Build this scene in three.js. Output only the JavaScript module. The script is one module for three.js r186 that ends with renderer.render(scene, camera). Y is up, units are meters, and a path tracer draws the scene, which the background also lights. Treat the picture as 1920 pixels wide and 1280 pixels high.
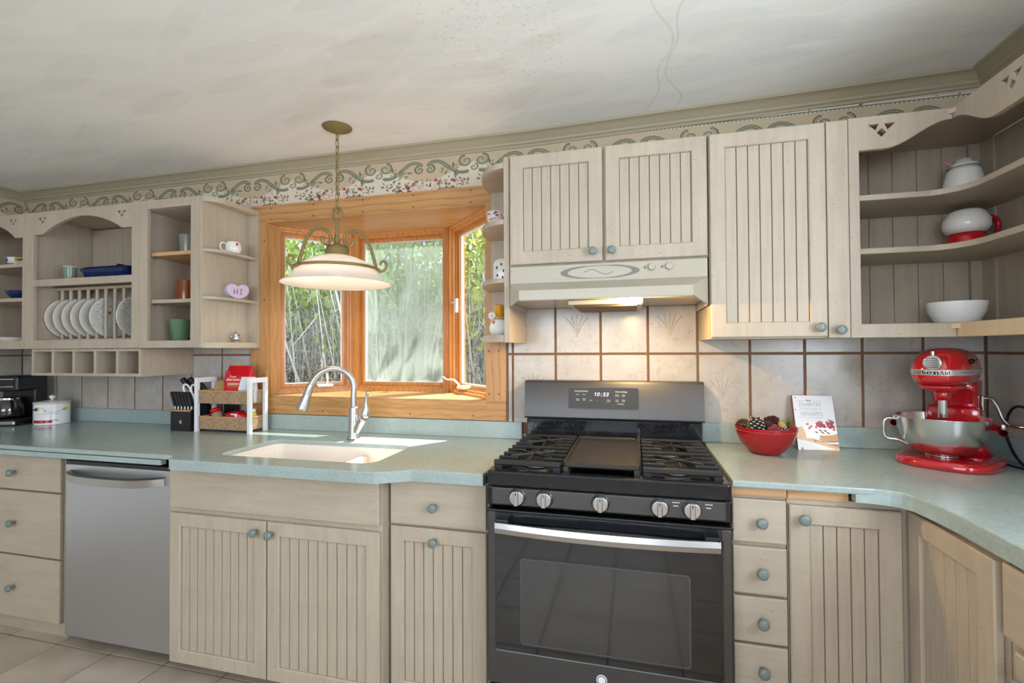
import * as THREE from 'three';
import { RoundedBoxGeometry } from 'three/addons/geometries/RoundedBoxGeometry.js';
import { mergeGeometries, mergeVertices, toCreasedNormals } from 'three/addons/utils/BufferGeometryUtils.js';
import { RectAreaLightUniformsLib } from 'three/addons/lights/RectAreaLightUniformsLib.js';

// ---------------------------------------------------------------- camera, sky, sun, window light, exposure
const scene = new THREE.Scene();
const R = (d) => d * Math.PI / 180;
const camera = new THREE.PerspectiveCamera(2 * Math.atan(640 / 900) * 180 / Math.PI, 1.5, 0.05, 80);
camera.position.set(0, 1.34, 2.27);
camera.rotation.set(R(0.87), R(14.29), R(-0.32), 'YXZ');
const renderer = new THREE.WebGLRenderer({ antialias: true });
renderer.toneMapping = THREE.LinearToneMapping;
renderer.toneMappingExposure = 1.13;
renderer.shadowMap.enabled = true;
renderer.shadowMap.type = THREE.PCFSoftShadowMap;
RectAreaLightUniformsLib.init();
scene.background = new THREE.Color().setRGB(2.0, 2.45, 3.0);

const sun = new THREE.DirectionalLight(new THREE.Color().setRGB(1, 0.94, 0.84), 20);
sun.position.set(-1.3 + 0.41 * 8, 1.2 + 8, -0.58 * 8);
sun.target.position.set(-1.3, 1.2, 0);
sun.castShadow = true;
sun.shadow.mapSize.set(2048, 2048);
Object.assign(sun.shadow.camera, { left: -5, right: 5, top: 5, bottom: -5, near: 1, far: 25 });
scene.add(sun, sun.target);

function daylight(w, h, at, look, nits, rgb) {   // daylight that comes in through one of the room's openings
  const l = new THREE.RectAreaLight(new THREE.Color().setRGB(...rgb), nits, w, h);
  l.position.set(...at); l.lookAt(...look); scene.add(l); return l;
}
daylight(1.5, 1.0, [1.30, 1.58, 2.05], [0, 1.58, 2.05], 7.0, [0.86, 0.97, 1.1]);      // window in the right-hand wall
daylight(2.6, 1.05, [-0.9, 1.52, 4.76], [-0.9, 1.52, 0], 5.0, [0.86, 0.97, 1.1]);       // wide window behind the viewer

// ---------------------------------------------------------------- helpers
let seedN = 7;
const rnd = () => { seedN = (seedN * 1664525 + 1013904223) >>> 0; return seedN / 4294967296; };
const rr = (a, b) => a + (b - a) * rnd();
const V2 = (x, y) => new THREE.Vector2(x, y), V3 = (x, y, z) => new THREE.Vector3(x, y, z);
const lerp = (a, b, t) => a + (b - a) * t, clamp = (x, a, b) => Math.max(a, Math.min(b, x));
const sm = (a, b, x) => { const t = clamp((x - a) / (b - a), 0, 1); return t * t * (3 - 2 * t); };
function hash(x, y, s) { let h = (x * 374761393 + y * 668265263 + s * 1442695041) | 0; h = Math.imul(h ^ (h >>> 13), 1274126177); return ((h ^ (h >>> 16)) >>> 0) / 4294967296; }
function vnoise(x, y, px, py, s = 0) {
  const xi = Math.floor(x), yi = Math.floor(y), fx = x - xi, fy = y - yi, ux = fx * fx * (3 - 2 * fx), uy = fy * fy * (3 - 2 * fy);
  const m = (a, p) => ((a % p) + p) % p;
  const a = hash(m(xi, px), m(yi, py), s), b = hash(m(xi + 1, px), m(yi, py), s), c = hash(m(xi, px), m(yi + 1, py), s), d = hash(m(xi + 1, px), m(yi + 1, py), s);
  return lerp(lerp(a, b, ux), lerp(c, d, ux), uy);
}
function fbm(u, v, px, py, oct = 4, s = 0) { let a = 0, w = 0.5, t = 0; for (let i = 0; i < oct; i++) { a += w * vnoise(u * px, v * py, px, py, s + i * 17); t += w; w *= 0.5; px *= 2; py *= 2; } return a / t; }
function dtex(w, h, f, srgb = true) {
  const d = new Uint8Array(w * h * 4);
  for (let j = 0; j < h; j++) for (let i = 0; i < w; i++) { const c = f((i + 0.5) / w, (j + 0.5) / h), k = (j * w + i) * 4; d[k] = clamp(c[0], 0, 255); d[k + 1] = clamp(c[1], 0, 255); d[k + 2] = clamp(c[2], 0, 255); d[k + 3] = 255; }
  const t = new THREE.DataTexture(d, w, h); t.wrapS = t.wrapT = THREE.RepeatWrapping; t.magFilter = THREE.LinearFilter; t.minFilter = THREE.LinearMipmapLinearFilter; t.generateMipmaps = true;
  if (srgb) t.colorSpace = THREE.SRGBColorSpace; t.needsUpdate = true; return t;
}
const gtex = (w, h, f) => dtex(w, h, (u, v) => { const g = f(u, v) * 255; return [g, g, g]; }, false);
function ctex(w, h, draw, srgb = true, repeat = false) {
  const c = document.createElement('canvas'); c.width = w; c.height = h; draw(c.getContext('2d'), w, h);
  const t = new THREE.CanvasTexture(c); if (srgb) t.colorSpace = THREE.SRGBColorSpace; if (repeat) t.wrapS = t.wrapT = THREE.RepeatWrapping; return t;
}
const mixc = (a, b, t) => [lerp(a[0], b[0], t), lerp(a[1], b[1], t), lerp(a[2], b[2], t)];
const M = {};
function mat(name, color, rough = 0.6, extra = {}, phys = false) {
  const { uv, scale, ...rest } = extra;
  const m = new (phys ? THREE.MeshPhysicalMaterial : THREE.MeshStandardMaterial)({ color, roughness: rough, ...rest });
  m.name = name; m.userData.uv = uv || 'v'; m.userData.scale = scale || 1; M[name] = m; return m;
}
// geometry: every geometry ends up with position, normal, uv (uv in metres by the face's main direction unless keep is set)
function norm(g) {
  const o = g.index ? g.toNonIndexed() : g.clone();
  if (!o.attributes.normal) o.computeVertexNormals();
  if (!o.attributes.uv) o.setAttribute('uv', new THREE.BufferAttribute(new Float32Array(o.attributes.position.count * 2), 2));
  for (const k of Object.keys(o.attributes)) if (!['position', 'normal', 'uv'].includes(k)) o.deleteAttribute(k);
  o.morphAttributes = {}; o.clearGroups(); return o;
}
function metreUV(g, dir, scale, ou, ov) {
  const p = g.attributes.position, n = g.attributes.normal, uv = g.attributes.uv;
  for (let i = 0; i < p.count; i++) {
    const x = p.getX(i), y = p.getY(i), z = p.getZ(i), ax = Math.abs(n.getX(i)), ay = Math.abs(n.getY(i)), az = Math.abs(n.getZ(i));
    let u, v; if (ay > ax && ay > az) { u = z; v = x; if (dir === 'v') { u = x; v = z; } } else if (ax > az) { u = z; v = y; if (dir === 'h') { u = y; v = z; } } else { u = x; v = y; if (dir === 'h') { u = y; v = x; } }
    uv.setXY(i, u / scale + ou, v / scale + ov);
  }
}
let meshN = 0;
function mesh(name, geos, m, parent, keep = false, dir = null) {
  const list = (Array.isArray(geos) ? geos : [geos]).map(norm);
  const g = list.length > 1 ? mergeGeometries(list) : list[0];
  meshN++;
  if (!keep) metreUV(g, dir || m.userData.uv, m.userData.scale, (meshN * 0.377) % 1, (meshN * 0.619) % 1);
  const o = new THREE.Mesh(g, m); o.name = name; o.castShadow = o.receiveShadow = true;
  if (parent) parent.add(o); return o;
}
const taken = {};
const numbered = (n) => { const k = taken[n] = (taken[n] ?? -1) + 1; return k ? n + '_' + String(k).padStart(3, '0') : n; };
function tag(o, label, category, group) { o.userData.label = label; o.userData.category = category; if (group) o.userData.group = group; return o; }
function thing(name, label, category, at = [0, 0, 0], ry = 0, group) { const g = new THREE.Group(); g.name = numbered(name); g.position.set(...at); g.rotation.y = ry; tag(g, label, category, group); scene.add(g); return g; }
function struct(o) { o.userData.kind = 'structure'; if (!o.parent) scene.add(o); return o; }
const bx = (x0, x1, y0, y1, z0, z1, r = 0) => (r ? new RoundedBoxGeometry(x1 - x0, y1 - y0, z1 - z0, 2, r) : new THREE.BoxGeometry(x1 - x0, y1 - y0, z1 - z0)).translate((x0 + x1) / 2, (y0 + y1) / 2, (z0 + z1) / 2);
const cyl = (r0, r1, h, x, y, z, seg = 24, open = false) => new THREE.CylinderGeometry(r1, r0, h, seg, 1, open).translate(x, y + h / 2, z);   // stands on y, r0 below r1 above
const lathe = (pts, seg = 32) => new THREE.LatheGeometry(pts.map((p) => V2(p[0], p[1])), seg);
const tube = (pts, r, n = 40, rs = 8, closed = false) => new THREE.TubeGeometry(new THREE.CatmullRomCurve3(pts.map((p) => V3(...p)), closed, 'centripetal'), n, r, rs, closed);
const poly = (pts) => { const s = new THREE.Shape(); pts.forEach((p, i) => (i ? s.lineTo(p[0], p[1]) : s.moveTo(p[0], p[1]))); s.closePath(); return s; };
const hole = (s, pts) => { const h = new THREE.Path(); pts.forEach((p, i) => (i ? h.lineTo(p[0], p[1]) : h.moveTo(p[0], p[1]))); h.closePath(); s.holes.push(h); return s; };
const rect = (x0, x1, y0, y1) => [[x0, y0], [x1, y0], [x1, y1], [x0, y1]];
function rrect(x0, x1, y0, y1, r, n = 5) { const o = []; for (const [cx, cy, a] of [[x1 - r, y0 + r, -90], [x1 - r, y1 - r, 0], [x0 + r, y1 - r, 90], [x0 + r, y0 + r, 180]]) for (let i = 0; i <= n; i++) o.push([cx + r * Math.cos(R(a + 90 * i / n)), cy + r * Math.sin(R(a + 90 * i / n))]); return o; }
const ext = (s, d, bevel = 0, seg = 1) => new THREE.ExtrudeGeometry(s, { depth: d - 2 * bevel, bevelEnabled: bevel > 0, bevelSize: bevel, bevelThickness: bevel, bevelOffset: -bevel, bevelSegments: seg, curveSegments: 12 }).translate(0, 0, bevel);
const flat = (g, y) => g.rotateX(Math.PI / 2).translate(0, y, 0);           // a shape drawn in (x, z), extruded downwards from height y
function loft(rings, capA = true, capB = true) {                             // rings: arrays of [x,y,z], equal counts, closed
  const n = rings[0].length, pos = [], idx = [];
  rings.forEach((r) => r.forEach((p) => pos.push(...p)));
  for (let i = 0; i < rings.length - 1; i++) for (let j = 0; j < n; j++) { const a = i * n + j, b = i * n + (j + 1) % n, c = a + n, d = b + n; idx.push(a, c, b, b, c, d); }
  const cap = (k, flip) => { const r = rings[k], c = [0, 1, 2].map((q) => r.reduce((s, p) => s + p[q], 0) / n), ci = pos.length / 3; pos.push(...c); for (let j = 0; j < n; j++) { const a = k * n + j, b = k * n + (j + 1) % n; flip ? idx.push(ci, a, b) : idx.push(ci, b, a); } };
  if (capA) cap(0, true); if (capB) cap(rings.length - 1, false);
  const g = new THREE.BufferGeometry(); g.setAttribute('position', new THREE.Float32BufferAttribute(pos, 3)); g.setIndex(idx); g.computeVertexNormals(); return g;
}
const supel = (cx, y, cz, a, b, e, n = 40) => Array.from({ length: n }, (_, i) => { const t = i / n * 2 * Math.PI, c = Math.cos(t), s = Math.sin(t); return [cx + a * Math.sign(c) * Math.abs(c) ** (2 / e), y, cz + b * Math.sign(s) * Math.abs(s) ** (2 / e)]; });
const crease = (g, a = 40) => toCreasedNormals(g, R(a));
function stations(profile, path) {            // an open or closed profile of [a, b] pairs carried through stations; each station maps (a, b) to a point
  const rings = path.map((f) => profile.map(([a, b]) => f(a, b))); return crease(loft(rings), 25);
}

// ---------------------------------------------------------------- textures and materials
const T = {};
function grainTex(base, dark, light, lines, s) { return dtex(256, 512, (u, v) => { const w = fbm(u, v, 3, 1, 3, s), st = fbm(u, v, 70, 3, 3, s + 5), pt = fbm(u, v, 3, 2, 3, s + 9), r = 0.5 + 0.5 * Math.sin((u * lines + w * 2.2) * 2 * Math.PI); const k = clamp(0.32 * r ** 3 + 0.6 * st + 0.35 * pt - 0.25, 0, 1); return mixc(mixc(light, base, clamp(k * 1.7, 0, 1)), dark, clamp(k * 1.5 - 0.7, 0, 1)); }); }
T.paint = dtex(256, 512, (u, v) => { const a = fbm(u, v, 40, 3, 3, 3), b = fbm(u, v, 5, 4, 4, 9), k = (a - 0.5) * 14 + (b - 0.5) * 16, d = fbm(u, v, 60, 60, 2, 31) > 0.83 ? -14 : 0; return [182 + k + d, 167 + k + d, 147 + k * 0.9 + d]; });
T.wood = grainTex([178, 128, 76], [140, 92, 48], [198, 150, 98], 8, 41);
T.woodB = grainTex([172, 108, 52], [132, 74, 32], [190, 132, 74], 6, 77);
T.woodO = grainTex([192, 128, 66], [152, 92, 42], [212, 152, 88], 8, 47);
T.woodRaw = grainTex([196, 150, 104], [150, 104, 66], [212, 170, 124], 6, 57);
T.tiles = [0, 1, 2].map((k) => dtex(256, 256, (u, v) => { const a = fbm(u, v, 4, 4, 5, 60 + k * 9), b = fbm(u, v, 3, 3, 4, 66 + k * 9), ve = Math.abs(fbm(u, v, 5, 5, 5, 71 + k * 9) - 0.5); const t = (a - 0.5) * 26 + (ve < 0.012 ? -12 : 0); return [184 + t, 175 + t + (b - 0.5) * 6, 165 + t + (b - 0.5) * 18]; }));
T.tileBump = gtex(256, 256, (u, v) => 0.5 + 0.5 * (fbm(u, v, 5, 5, 4, 91) - 0.5));
T.floor = [0, 1].map((k) => dtex(256, 256, (u, v) => { const a = fbm(u, v, 4, 4, 5, 101 + k * 7), t = (a - 0.5) * 40; return [180 + t, 164 + t, 144 + t]; }));
T.counter = dtex(512, 512, (u, v) => { const a = fbm(u, v, 90, 90, 2, 111), b = fbm(u, v, 4, 4, 4, 115), t = (a - 0.5) * 16 + (b - 0.5) * 12; return [160 + t, 174 + t, 170 + t]; });
T.steel = gtex(64, 512, (u, v) => 0.6 + 0.2 * fbm(u, v, 2, 200, 2, 120));
T.steelV = gtex(512, 64, (u, v) => 0.7 + 0.14 * fbm(u, v, 200, 2, 2, 122));
T.grime = gtex(256, 256, (u, v) => { const a = fbm(u, v, 40, 40, 3, 131), b = fbm(u, v, 4, 4, 3, 134); return clamp(0.22 + (a + b > 1.12 ? 0.45 : 0) + 0.25 * (a - 0.5), 0, 1); });
T.wicker = dtex(256, 256, (u, v) => { const k = hash(Math.floor(u * 6), Math.floor(v * 16 + (Math.floor(u * 6) % 2) * 0.5) % 16, 5); return mixc([156, 124, 92], [192, 160, 124], k); });
T.wickerBump = gtex(256, 256, (u, v) => 0.5 + 0.45 * Math.sin((v * 16 + (Math.floor(u * 6) % 2) * 0.5) * 2 * Math.PI));
T.ceil = ctex(2048, 1024, (g, w, h) => {
  g.fillStyle = '#f4f3ee'; g.fillRect(0, 0, w, h);
  for (let i = 0; i < 900; i++) { const x = rr(0, w), y = rr(0, h), a = rr(20, 120), v = rnd() > 0.5; g.fillStyle = v ? `rgba(250,249,244,${rr(0.03, 0.09)})` : `rgba(170,166,156,${rr(0.02, 0.06)})`; g.save(); g.translate(x, y); g.rotate(rr(-0.5, 0.3)); g.beginPath(); g.ellipse(0, 0, a, a * rr(0.1, 0.35), 0, 0, 7); g.fill(); g.restore(); }
  // speckled old damp patch and the outline of a dried leak, towards the back wall right of the middle
  for (let i = 0; i < 900; i++) { const t = rnd() * 6.28, q = Math.sqrt(rnd()); g.fillStyle = `rgba(${150 + rr(-20, 20)},${120 + rr(-15, 15)},95,${rr(0.04, 0.13)})`; g.beginPath(); g.ellipse(1340 + Math.cos(t) * q * 90, 700 + Math.sin(t) * q * 190, rr(0.6, 2.6), rr(0.6, 2), 0, 0, 7); g.fill(); }
  for (const [ox, sgn] of [[1535, 1], [1578, -1]]) { g.strokeStyle = 'rgba(168,140,104,0.16)'; g.lineWidth = 2.6; g.beginPath(); for (let i = 0; i <= 30; i++) { const y = 520 + i * 16, x = ox + Math.sin(i * 0.7 + ox) * 8 + sgn * Math.max(0, 8 - Math.abs(i - 20)) * 3; i ? g.lineTo(x, y) : g.moveTo(x, y); } g.stroke(); }
});
T.ceilBump = gtex(512, 512, (u, v) => fbm(u, v, 6, 10, 5, 141));
// wallpaper border: acanthus scrolls, roses and leaves; one repeat is 0.53 m wide and 0.26 m high
T.border = ctex(1024, 512, (g, w, h) => {
  g.fillStyle = '#bfab8e'; g.fillRect(0, 0, w, h);
  g.fillStyle = '#d6c9b6'; g.beginPath(); g.moveTo(0, h); g.lineTo(0, 330);
  for (let i = 0; i <= 40; i++) { const x = i / 40 * w; g.lineTo(x, 150 + 190 * Math.abs(Math.cos(Math.PI * (x / w))) ** 1.5); } g.lineTo(w, h); g.fill();
  g.fillStyle = '#6c7164'; g.fillRect(0, 0, w, 12); g.fillStyle = '#c9c3ae'; g.fillRect(0, 12, w, 14);
  g.fillStyle = '#565c50'; for (let i = 0; i < 32; i++) g.fillRect(i * 32, 14, 12, 9);
  const scroll = (x, y, r, dir, wd, col) => { g.strokeStyle = col; g.lineCap = 'round'; for (let i = 0; i < 26; i++) { const t0 = i / 26, t1 = (i + 1.3) / 26, f = (t) => { const a = -1.2 + t * 8.2, q = r * (1 - t * 0.86); return [x + dir * Math.cos(a) * q, y + Math.sin(a) * q]; }; const A = f(t0), B = f(t1); g.lineWidth = wd * (1.1 - t0 * 0.6); g.beginPath(); g.moveTo(...A); g.lineTo(...B); g.stroke(); } };
  const leaf = (x, y, a, l, col) => { g.save(); g.translate(x, y); g.rotate(a); g.fillStyle = col; g.beginPath(); g.moveTo(0, 0); g.quadraticCurveTo(l * 0.5, -l * 0.32, l, 0); g.quadraticCurveTo(l * 0.5, l * 0.32, 0, 0); g.fill(); g.restore(); };
  for (const d of [-1, 1]) {
    const X = (q) => 512 + d * q;
    for (let k = 0; k < 3; k++) { g.strokeStyle = ['#7f8069', '#62634f', '#aaa98c'][k]; g.lineWidth = [44, 20, 8][k]; g.lineCap = 'round'; g.beginPath(); g.moveTo(X(70), 262 - k * 5); g.bezierCurveTo(X(190), 290 - k * 6, X(235), 190, X(330), 118); g.bezierCurveTo(X(380), 84, X(440), 88, X(470), 130); g.stroke(); }
    scroll(X(80), 132, 70, d, 30, '#6a6b57'); scroll(X(80), 132, 64, d, 11, '#a5a48a'); scroll(X(455), 190, 54, -d, 22, '#73745f');
    for (let i = 0; i < 16; i++) leaf(X(rr(150, 330)), rr(170, 290), rr(-3, 3), rr(36, 80), ['#83846c', '#9c9c80', '#666853'][i % 3]);
    for (let i = 0; i < 60; i++) { const q = rr(60, 512), y = 300 + 150 * Math.abs(Math.sin(q / 512 * 3)) ** 0.8 * rnd() + rr(0, 70); leaf(X(q), y, rr(-3, 3), rr(26, 54), ['#59614a', '#72785f', '#4c523d', '#8c8b70'][i % 4]); }
    for (let i = 0; i < 16; i++) { const q = rr(160, 505), y = rr(330, 470); g.fillStyle = ['#8d3f3c', '#a86a63', '#7b4a5a', '#c9a092', '#6a3330'][i % 5]; g.beginPath(); g.arc(X(q), y, rr(10, 22), 0, 7); g.fill(); g.fillStyle = 'rgba(235,215,200,.5)'; g.beginPath(); g.arc(X(q) - 3, y - 3, 4, 0, 7); g.fill(); }
    for (let i = 0; i < 5; i++) { const q = 430 + rr(-60, 80), y = 400 + rr(-40, 60); g.fillStyle = '#d8c3b0'; g.beginPath(); g.arc(X(q), y, rr(22, 34), 0, 7); g.fill(); g.strokeStyle = 'rgba(150,110,95,.6)'; g.lineWidth = 3; for (const r of [8, 15, 22]) { g.beginPath(); g.arc(X(q), y, r, rr(0, 3), rr(4, 6)); g.stroke(); } }
  }
  scroll(512, 215, 46, 1, 14, '#6c7663'); g.fillStyle = '#aeb19a'; g.beginPath(); g.arc(512, 215, 12, 0, 7); g.fill();
}, true, true);

mat('paint', 0xffffff, 0.5, { map: T.paint, scale: 0.5 });
M.paintLow = M.paint;
mat('glaze', 0x8b7257, 0.7);                                        // brown glaze rubbed into the grooves
mat('wood', 0xffffff, 0.38, { map: T.wood, scale: 0.32 });
mat('woodO', 0xffffff, 0.36, { map: T.woodO, scale: 0.3 });
mat('woodB', 0xffffff, 0.42, { map: T.woodB, scale: 0.34 });
mat('woodRaw', 0xffffff, 0.6, { map: T.woodRaw, scale: 0.3, uv: 'h' });
mat('nail', 0x4a2d17, 0.6);
mat('knob', 0x77827d, 0.3);
mat('wall', 0xb9ad9c, 0.8); mat('wallPlain', 0xe8e5de, 0.8);
mat('grout', 0x7d5d45, 0.9);
[0, 1, 2].forEach((k) => mat('tile' + k, 0xffffff, 0.22, { map: T.tiles[k], bumpMap: T.tileBump, bumpScale: 0.0012, scale: 0.27 }));
mat('motif', 0xbab0a6, 0.25);
[0, 1].forEach((k) => mat('floor' + k, 0xffffff, 0.35, { map: T.floor[k], scale: 0.5 }));
mat('floorGrout', 0x6d5c4c, 0.9);
mat('ceil', 0xffffff, 0.85, { map: T.ceil, bumpMap: T.ceilBump, bumpScale: 0.006 });
mat('border', 0xffffff, 0.7, { map: T.border });
mat('crown', 0xa89c82, 0.55);
mat('counter', 0xffffff, 0.2, { map: T.counter, scale: 0.6 });
mat('steel', 0xc9ccd2, 0.5, { metalness: 1, roughnessMap: T.steelV, scale: 0.3 });
mat('slate', 0x575554, 0.58, { metalness: 0.8, roughnessMap: T.steel, scale: 0.3 });
mat('chrome', 0xd4d4d6, 0.12, { metalness: 1 });
mat('brushed', 0xbfbfbf, 0.3, { metalness: 1 });
mat('black', 0x141416, 0.25);
mat('enamel', 0x1b1d21, 0.3, { roughnessMap: T.grime, scale: 0.25 });
mat('iron', 0x1f1d1c, 0.5);
mat('griddle', 0x3a332d, 0.38, { metalness: 0.3 });
mat('burner', 0x8a8a8c, 0.5, { metalness: 0.6 });
mat('blackPlastic', 0x17181a, 0.35);
mat('ovenGlass', 0x0f1012, 0.06, { clearcoat: 0.6, clearcoatRoughness: 0.05 }, true);
mat('ovenInner', 0x55504a, 0.3);
mat('sinkWhite', 0xefe6dc, 0.25);
mat('white', 0xf2f0ec, 0.35);
mat('whiteGloss', 0xece6dc, 0.12);
mat('hoodWhite', 0xb4aa96, 0.32);
mat('whiteMetal', 0xe6e7ea, 0.4);
mat('filterMesh', 0x6d5a45, 0.6, { metalness: 0.5 });
mat('red', 0xb3111c, 0.12, { clearcoat: 1, clearcoatRoughness: 0.05 }, true);
mat('redBowl', 0x9c1a20, 0.22);
mat('redFoil', 0xc2121d, 0.25);
mat('bronze', 0x8d7a4f, 0.5, { metalness: 0.35 });
mat('alabaster', 0xf4ece4, 0.9, { transmission: 0.5, thickness: 0, side: THREE.DoubleSide }, true);
mat('pane', 0xffffff, 0.0, { transmission: 1, thickness: 0, ior: 1.12 }, true);
mat('fogPane', 0xe6f0ec, 1, { transmission: 0.82, thickness: 0, ior: 1.4, roughnessMap: gtex(256, 256, (u, v) => clamp(0.12 + 0.34 * fbm(u, v, 4, 3, 4, 151) + (fbm(u, v, 30, 4, 3, 157) > 0.63 ? -0.08 : 0), 0.05, 0.5)) }, true);
mat('gasket', 0xdedede, 0.5);
mat('wicker', 0xffffff, 0.8, { map: T.wicker, bumpMap: T.wickerBump, bumpScale: 0.0015, scale: 0.085 });
mat('green', 0x5f7f5c, 0.12); mat('greyCup', 0x8d8880, 0.15); mat('amber', 0x8a4513, 0.12); mat('blue', 0x10285c, 0.15);
mat('greenGlass', 0x7b8d78, 0.2); mat('lilac', 0xcdb8d2, 0.35); mat('lilacSide', 0xe9dff0, 0.4); mat('copper', 0xa5674f, 0.4, { metalness: 0.5 });
mat('yellow', 0xd99a12, 0.4); mat('yellowLabel', 0xe4cf2e, 0.5); mat('tan', 0xc79a66, 0.6); mat('rose', 0xc9888a, 0.4);

// ---------------------------------------------------------------- the room
const XL = -3.9, XR = 1.33, ZB = 4.8, WIN = { x0: -1.98, x1: -0.705, y0: 1.088, y1: 2.05 };
const ceilY = (x) => (x < -0.5 ? 2.383 : 2.383 + (x + 0.5) / 1.83 * 0.037);
{
  // back wall with the bay opening cut through it
  const wb = struct(mesh('wall_back', ext(hole(poly(rect(XL - 0.15, XR + 0.15, -0.05, 2.6)), rect(WIN.x0, WIN.x1, WIN.y0, WIN.y1)), 0.05).translate(0, 0, -0.05), M.wall));
  const gr = hole(poly(rect(XL, XR, 0.93, 1.56)), rect(-2.09, -0.6, 0.9301, 1.5599));
  mesh('grout', ext(gr, 0.004), M.grout, wb);
  const xs = []; for (let x = 0.263 - 0.2125 * 5; x <= XR + 0.01; x += 0.2125) xs.push(x);
  const ys = [[0.985, 1.309], [1.319, 1.53]];
  let k = 0;
  const tileAt = (x0, x1, y0, y1) => { if (x1 - x0 < 0.012) return; const t = mesh('tile', bx(x0, x1, y0, y1, 0.003, 0.0085, 0.002), M['tile' + (k++ % 3)], wb); return t; };
  const spanX = (list, lo, hi, y0s) => { for (let i = 0; i < list.length - 1; i++) { const a = Math.max(list[i] + 0.005, lo), b = Math.min(list[i + 1] - 0.005, hi); if (b > a) for (const [y0, y1] of y0s) tileAt(a, b, y0, y1); } };
  const right = [-0.6, -0.573]; for (let i = 0; i < 10; i++) right.push(-0.363 + i * 0.2115);
  spanX(right.filter((x) => x < 1.34), -0.598, XR - 0.012, ys);
  const left = []; for (let i = 0; i < 11; i++) left.push(-4.02 + i * 0.2155);
  spanX(left, XL + 0.01, -2.09, ys);
  // raised plant and frame motif on some of the tiles
  for (const [cx, cy] of [[-0.26, 1.45], [0.155, 1.45], [0.37, 1.17], [-0.47, 1.17], [1.22, 1.16], [-3.26, 1.15], [-2.82, 1.15]]) {
    const gs = [];
    for (let i = -2; i <= 2; i++) gs.push(tube([[cx, cy - 0.055, 0.0085], [cx + i * 0.012, cy, 0.0095], [cx + i * 0.026, cy + 0.05 - Math.abs(i) * 0.008, 0.0085]], 0.0022, 10, 5));
    const m = mesh('plant_relief', gs, M.motif, wb); m.userData.kind = 'stuff';
    mesh('frame_relief', ext(hole(poly(rect(cx - 0.012, cx + 0.05, cy - 0.065, cy - 0.01)), rect(cx - 0.006, cx + 0.044, cy - 0.059, cy - 0.016)), 0.0105), M.motif, wb);
  }
  const bd = new THREE.PlaneGeometry(XR - XL, 0.30).translate((XL + XR) / 2, 2.225, 0.002);
  { const p = bd.attributes.position, uv = bd.attributes.uv; for (let i = 0; i < p.count; i++) uv.setXY(i, (p.getX(i) + 1.83) / 0.53 + 0.5, 1 - (2.345 - p.getY(i)) / 0.255); }
  const wp = new THREE.Mesh(ext(poly(rect(XL, XR, 2.10, 2.345)), 0.002), M.border);
  { const p = wp.geometry.attributes.position, uv = wp.geometry.attributes.uv; for (let i = 0; i < p.count; i++) uv.setXY(i, (p.getX(i) + 1.83) / 0.53 + 0.5, 1 - (2.338 - p.getY(i)) / 0.205); }
  wp.name = 'wallpaper_border'; wp.receiveShadow = true; wb.add(wp);
  // left wall, right wall (with its window), rear wall (with its glass door), floor, ceiling
  const wl = struct(mesh('wall_left', bx(XL - 0.15, XL, -0.05, 2.6, 0, ZB), M.wallPlain));
  const lp = new THREE.Mesh(bx(XL, XL + 0.002, 2.10, 2.345, 0, 1.6), M.border);
  { const p = lp.geometry.attributes.position, uv = lp.geometry.attributes.uv; for (let i = 0; i < p.count; i++) uv.setXY(i, p.getZ(i) / 0.53, 1 - (2.338 - p.getY(i)) / 0.205); }
  lp.name = 'wallpaper_border'; wl.add(lp);
  mesh('grout', bx(XL, XL + 0.004, 0.93, 1.56, 0, 1.3), M.grout, wl);
  for (let i = 0; i < 6; i++) for (const [y0, y1] of ys) mesh('tile', bx(XL + 0.003, XL + 0.0085, y0, y1, Math.max(0.012, 0.005 + i * 0.2155), i * 0.2155 + 0.2105, 0.002), M['tile' + (k++ % 3)], wl);
  const wr = struct(mesh('wall_right', ext(hole(poly(rect(-ZB, 0, -0.05, 2.6)), rect(-2.8, -1.3, 1.08, 2.08)), 0.15).rotateY(Math.PI / 2).translate(XR, 0, 0), M.wallPlain));
  mesh('grout', bx(XR - 0.004, XR, 0.95, 1.56, 0, 1.25), M.grout, wr);
  for (let i = 0; i < 6; i++) for (const [y0, y1] of ys) mesh('tile', bx(XR - 0.0085, XR - 0.003, y0, y1, Math.max(0.018, 0.005 + i * 0.21 + 0.005), 0.21 + i * 0.21, 0.002), M['tile' + (k++ % 3)], wr);
  const rw = mesh('window_4', ext(hole(hole(poly(rect(-2.8, -1.3, 1.08, 2.08)), rect(-2.74, -2.08, 1.14, 2.02)), rect(-2.02, -1.36, 1.14, 2.02)), 0.05).rotateY(Math.PI / 2).translate(XR + 0.06, 0, 0), M.whiteMetal); struct(rw);
  const rear = struct(mesh('wall_rear', ext(hole(poly(rect(XL - 0.15, XR + 0.15, -0.05, 2.6)), rect(-2.2, 0.4, 0.98, 2.06)), 0.15).translate(0, 0, ZB), M.wallPlain));
  const door = struct(mesh('window_5', ext(hole(hole(poly(rect(-2.2, 0.4, 0.98, 2.06)), rect(-2.14, -0.93, 1.04, 2.0)), rect(-0.87, 0.34, 1.04, 2.0)), 0.05).translate(0, 0, ZB + 0.05), M.whiteMetal));
  mesh('pane', bx(-2.14, -0.93, 1.04, 2.0, ZB + 0.07, ZB + 0.076), M.pane, door); mesh('pane', bx(-0.87, 0.34, 1.04, 2.0, ZB + 0.07, ZB + 0.076), M.pane, door);
  for (const [a, b] of [[1.36, 2.02], [2.08, 2.74]]) mesh('pane', bx(XR + 0.08, XR + 0.086, 1.14, 2.02, a, b), M.pane, rw);
  const fl = struct(mesh('floor', bx(XL, XR, -0.08, -0.004, 0, ZB), M.floorGrout));
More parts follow.
